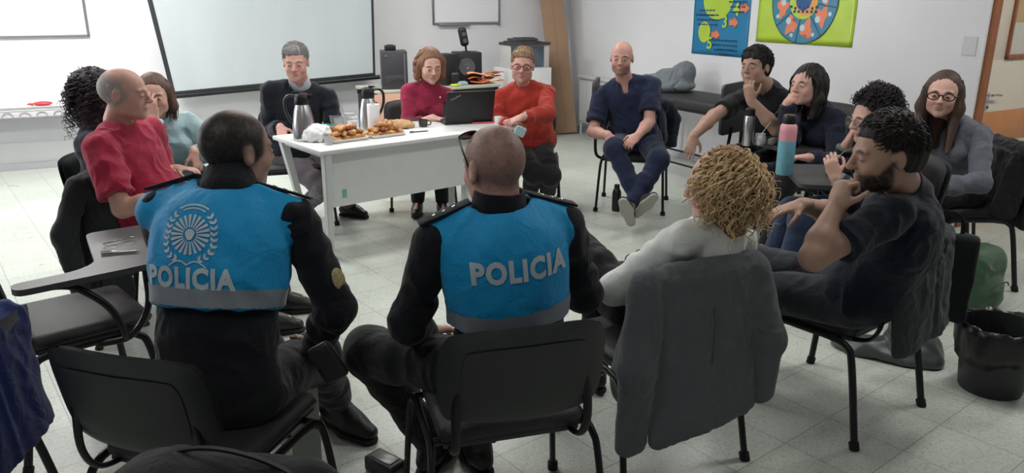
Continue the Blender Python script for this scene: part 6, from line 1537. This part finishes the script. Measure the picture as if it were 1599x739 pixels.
# --- woman with long dark curls behind him -----------------------------------------------
PE['curlw'] = B = person(dict(label='woman with long dark curly hair in black top, half hidden behind the red shirt man', fem=True, hip=(-2.08, 4.10), yaw=-2, neck=W(152, 192, Y=4.06), head=W(157, 146, Y=4.06), look=(16, -4, 0), hs=1.0, S=1.0, sw=.36, g=1.0, vox=.006, seed=14,
    arms=dict(R=dict(w=V(-1.9, 3.95, .68), e=(-.4, -.6, -1), d=(1, .2, 0)), L=dict(w=V(-1.9, 4.3, .68), e=(-.3, .6, -1), d=(1, -.2, 0))),
    legs=dict(R=dict(a=V(-1.75, 4.0, .1)), L=dict(a=V(-1.75, 4.22, .1))),
    top=dict(m=cloth('dark_top', (44, 48, 62)), neck='crew', e=.014), trousers=dict(m=M_BLKT, e=.01), shoes=dict(m=M_SHOEB, s=.92)))
hair_curly(B, hair_mat('hair_dark_curl', (52, 44, 50)), rad=.044, down=.16, n=330, curl=.012, turns=4, r=(.003, .005), seed=21, up=.02, ln=(.08, .15))
# --- woman in pale blue shirt -------------------------------------------------------------
PE['blue'] = B = person(dict(label='woman in pale blue shirt covering her mouth with her hand', fem=True, hip=(-2.08, 4.70), yaw=-48, neck=W(247, 190, Y=4.52), head=W(241, 149, Y=4.44), look=(-72, -8, -3), hs=.98, S=1.0, sw=.36, g=.92, vox=.0052, seed=15, bust=.01,
    arms=dict(R=dict(w=W(240, 184, Y=4.30), e=(.3, -.3, -1), d=(-.1, .1, 1), n=(.0, .9, 0), pose='relax'), L=dict(w=W(303, 238, Y=4.36), e=(.3, .8, -.3), d=(.25, -.2, -1), n=(-.6, .3, -.2), pose='relax')),
    legs=dict(L=dict(a=V(-1.62, 4.42, .1)), R=dict(a=V(-1.75, 4.22, .1))),
    top=dict(m=cloth('pale_blue_shirt', (168, 194, 200), var=.04), neck='collar', e=.016, amp=.006, name='shirt'), trousers=dict(m=cloth('dark_jeans', (38, 42, 54)), e=.01), shoes=dict(m=M_SHOEB, s=.92), browcol=(80, 60, 52)))
hair_long(B, hair_mat('hair_warm_brown', (92, 68, 58)), length=.16, t=.012, wave=.006, n=150, line=.084, seed=12)
# ================================================================== coats, bags
def chairM(key):
    x, y, dg = CHAIRS[key][:3]; a = math.radians(dg-90); return V(x, y, 0), a
def drape(key, name, m, label, cat, wt=.19, wb=.22, zt=.835, zb=.25, sleeves=(1, 1), fwd=.06, amp=.009, seed=1, zs=.24, sway=0.0, cuts=True):
    """garment hung over a chair's backrest, chair-local coordinates"""
    o_, a = chairM(key); F = Field()
    F.cone((-wt, -.255, zt-.05), (wt, -.255, zt-.05), .048, .048, .03)
    F.cone((sway*.3, -.294, zt-.035), (sway, -.335, zb+.02), wt+.01, wb, .05, flat=((0, 1, 0), .18), cap='a')
    F.cone((0, -.185, zt-.05), (0, -.17, zt-.25), wt*.95, wt*.85, .03, flat=((0, 1, 0), .13), cap='a')
    for s, on in zip((-1, 1), sleeves):
        F.cone((s*(wt-.01), -.21, zt-.14), (s*(wb-.01)+sway, -.22+fwd, zb+.12), .065, .075, .05, flat=((1, 0, 0), .4))
        if on:
            F.cone((s*(wt+.025), -.275, zt-.06), (s*(wb+.055), -.325, (zt+zs)/2+.02), .060, .062, .03, flat=((0, 1, 0), .75)); F.cone((s*(wb+.055), -.325, (zt+zs)/2+.02), (s*(wb+.050), -.30, zs), .060, .048, .02, flat=((0, 1, 0), .7), cap='b')
    if cuts: F.cut((0, 0, zb), (.12, 0, -1), .006)
    v, f = F.mesh(.0058); v = relax(folds(v, f, amp, .085, (1, 1, .28), seed), f, 1); v = folds(v, f, amp*.35, .05, (1, 1, .9), seed+3)
    return put(name, mesh_np(v, f), m, loc=o_.tolist(), rz=a, label=label, cat=cat)
M_BLZ = cloth('grey_blazer', (88, 92, 96), var=.05); M_CHAR = cloth('charcoal_coat', (44, 47, 50)); M_DJ = cloth('dark_jacket', (52, 55, 60)); M_BJ = cloth('black_jacket', (26, 27, 30))
b = drape('white', 'blazer', M_BLZ, 'grey blazer hung over the chair back of the blonde curly woman', 'blazer', wt=.185, wb=.215, zt=.80, zb=.24, zs=.16, amp=.008, seed=4)
mb = MB(); mb.tube(curve_pts([(0, -.335, .70), (.004, -.350, .60), (.0, -.358, .45), (.002, -.366, .30)], 6), .0016, 5); mb.build('back_seam', cloth('seam_grey', (66, 70, 74)), b)
drape('red', 'coat', M_CHAR, 'charcoal coat hung over chair back behind the red shirt man', 'coat', wt=.20, wb=.24, zb=.16, sleeves=(0, 1), seed=6, zs=.3)
b = drape('polo', 'jacket', M_DJ, 'dark grey jacket hung over chair back of the bearded man in navy polo', 'jacket', wt=.19, wb=.19, zt=.80, zb=.40, sleeves=(0, 0), seed=8, amp=.012)
drape('gry', 'jacket', M_BJ, 'black jacket over chair back of woman in grey sweater', 'jacket', wt=.20, wb=.22, zb=.36, sleeves=(1, 0), seed=9, amp=.012, zs=.4)
drape('scr', 'jacket', cloth('navy_jacket', (30, 34, 48)), 'navy jacket hung over chair back behind man in scrubs', 'jacket', wt=.20, wb=.22, zb=.45, sleeves=(1, 1), seed=12, amp=.012, zs=.45)
# long coat fallen under the bearded man's chair
F = Field(); q = W(1385, 540, z=.05); F.ell((0, 0, .02), (.24, .10, .06)).ell((.1, .05, .05), (.12, .10, .09), k=.05).cone((.05, .05, .05), (.02, .02, .40), .10, .06, .05, flat=((1, 0, 0), .5)).cut((0, 0, .004), (0, 0, -1))
v, f = F.mesh(.007); v = relax(folds(v, f, .016, .08, (.5, 1, 1), 3), f, 1); v[:, 2] = np.maximum(v[:, 2], .002)
put('long_coat', mesh_np(v, f), mat('satin_grey', (72, 78, 78), .38, bump=.2, bscale=120, var=.15), loc=(q[0], q[1], 0), rz=-.55, label='shiny grey-green coat trailing onto the floor under the bearded man chair', cat='coat')
# black bag hanging from the back of that chair
o_, a = chairM('polo'); e = empty('tote_bag', W(1443, 540, Y=3.04).tolist(), -.45, 'flat black tote bag hanging beside the waste bin, behind bearded man', 'bag')
e.location.z = .30; F = Field(); F.box((0, 0, .19), (.135, .03, .19), rnd=.02, k=.01); v, f = F.mesh(.007); v = relax(folds(v, f, .008, .12, (1, 1, .6), 5), f, 1); put('bag_body', mesh_np(v, f), cloth('tote_black', (24, 28, 30)), e)
mb = MB(); mb.tube(curve_pts([(-.07, 0, .37), (-.05, 0, .46), (.05, 0, .46), (.07, 0, .37)], 6), .008, 8, flat=.4, up=(0, 1, 0)); mb.build('handle', cloth('tote_black'), e)
# things at the near edge of the room
def place_box(name, c, half, rnd, m, amp, seed, label, cat, rz=0, size=.12, vox=.007, rx=0):
    F = Field(); F.box((0, 0, 0), half, rnd=rnd, k=.01); v, f = F.mesh(vox); v = relax(folds(v, f, amp, size, (1, 1, .6), seed), f, 1)
    o = put(name, mesh_np(v, f), m, loc=tuple(c), rz=rz, label=label, cat=cat); o.rotation_euler = (rx, 0, rz); return o
drape('side', 'blue_jacket', cloth('royal_blue', (20, 36, 92)), 'royal blue jacket hanging at the lower left edge of picture', 'jacket', wt=.15, wb=.15, zt=.82, zb=.46, sleeves=(0, 0), seed=15, amp=.010)
c = W(340, 739, Y=1.32); e = empty('black_backpack', (c[0], c[1], .487), -.12, 'black backpack in the near foreground behind the left officer chair', 'backpack')
F = Field(); F.box((0, 0, .10), (.24, .13, .115), rnd=.09, k=.02).ell((-.1, -.02, .19), (.1, .09, .05), k=.05); v, f = F.mesh(.007); v = relax(folds(v, f, .008, .10, (1, 1, 1), 8), f, 1); put('backpack_body', mesh_np(v, f), cloth('bag_black', (20, 21, 26)), e)
mb = MB(); mb.tube(curve_pts([(-.16, .02, .225), (-.04, .03, .25), (.08, .03, .232), (.2, .01, .19)], 8), .006, 6); mb.build('zip', M_BLACKP, e)

c = W(602, 738, z=0); e = empty('equipment_case', (c[0], c[1], 0), .9, 'small black case on the floor at the bottom edge of the picture', 'case')
mb = MB(); mb.box((0, 0, .03), (.08, .14, .06), .012, 3); mb.build('case_body', M_BLACKP, e)
mb = MB(); mb.box((0, 0, .0615), (.05, .10, .004), .0015).box((0, -.072, .03), (.03, .006, .02), .002); mb.build('clasp_panel', mat('case_grey', (84, 88, 88), .3), e)
# pale folder leaning on the officer's chair leg
c = W(483, 735, z=.02); e = place_box('paper_folder', c+V(0, .0, .17), V(.052, .004, .16), .003, mat('folder_pale', (150, 152, 148), .6), .0, 2, 'pale folder standing against the left officer chair leg', 'folder', rz=.4, rx=.12)
# black bottle below the chair of the man in scrubs
p = W(962, 329, z=0); e = empty('black_bottle', p.tolist(), 0, 'black bottle on the floor under chair of man in scrubs', 'bottle')
mb = MB(); mb.lathe([(0, 0), (.034, 0), (.036, .004), (.036, .15), (.026, .175), (.02, .182), (0, .182)], 24); mb.build('body', M_COFBLK, e)
mb = MB(); mb.lathe([(0, .182), (.021, .182), (.022, .186), (.022, .21), (.018, .214), (0, .214)], 20); mb.build('cap', M_BLACKP, e)
# holster pouch on the officer's belt
B = PE['off1']; p = W(512, 566, Y=1.98); mb = MB(); mb.box((0, 0, 0), (.075, .03, .12), .014, 3).box((0, -.016, .02), (.06, .004, .05), .001); mb.xf(Matrix.Translation(Vector(p-B.base)) @ Matrix.Rotation(-.5, 4, 'Y')); mb.build('belt_pouch', mat('pouch_black', (26, 26, 29), .45), B.body)
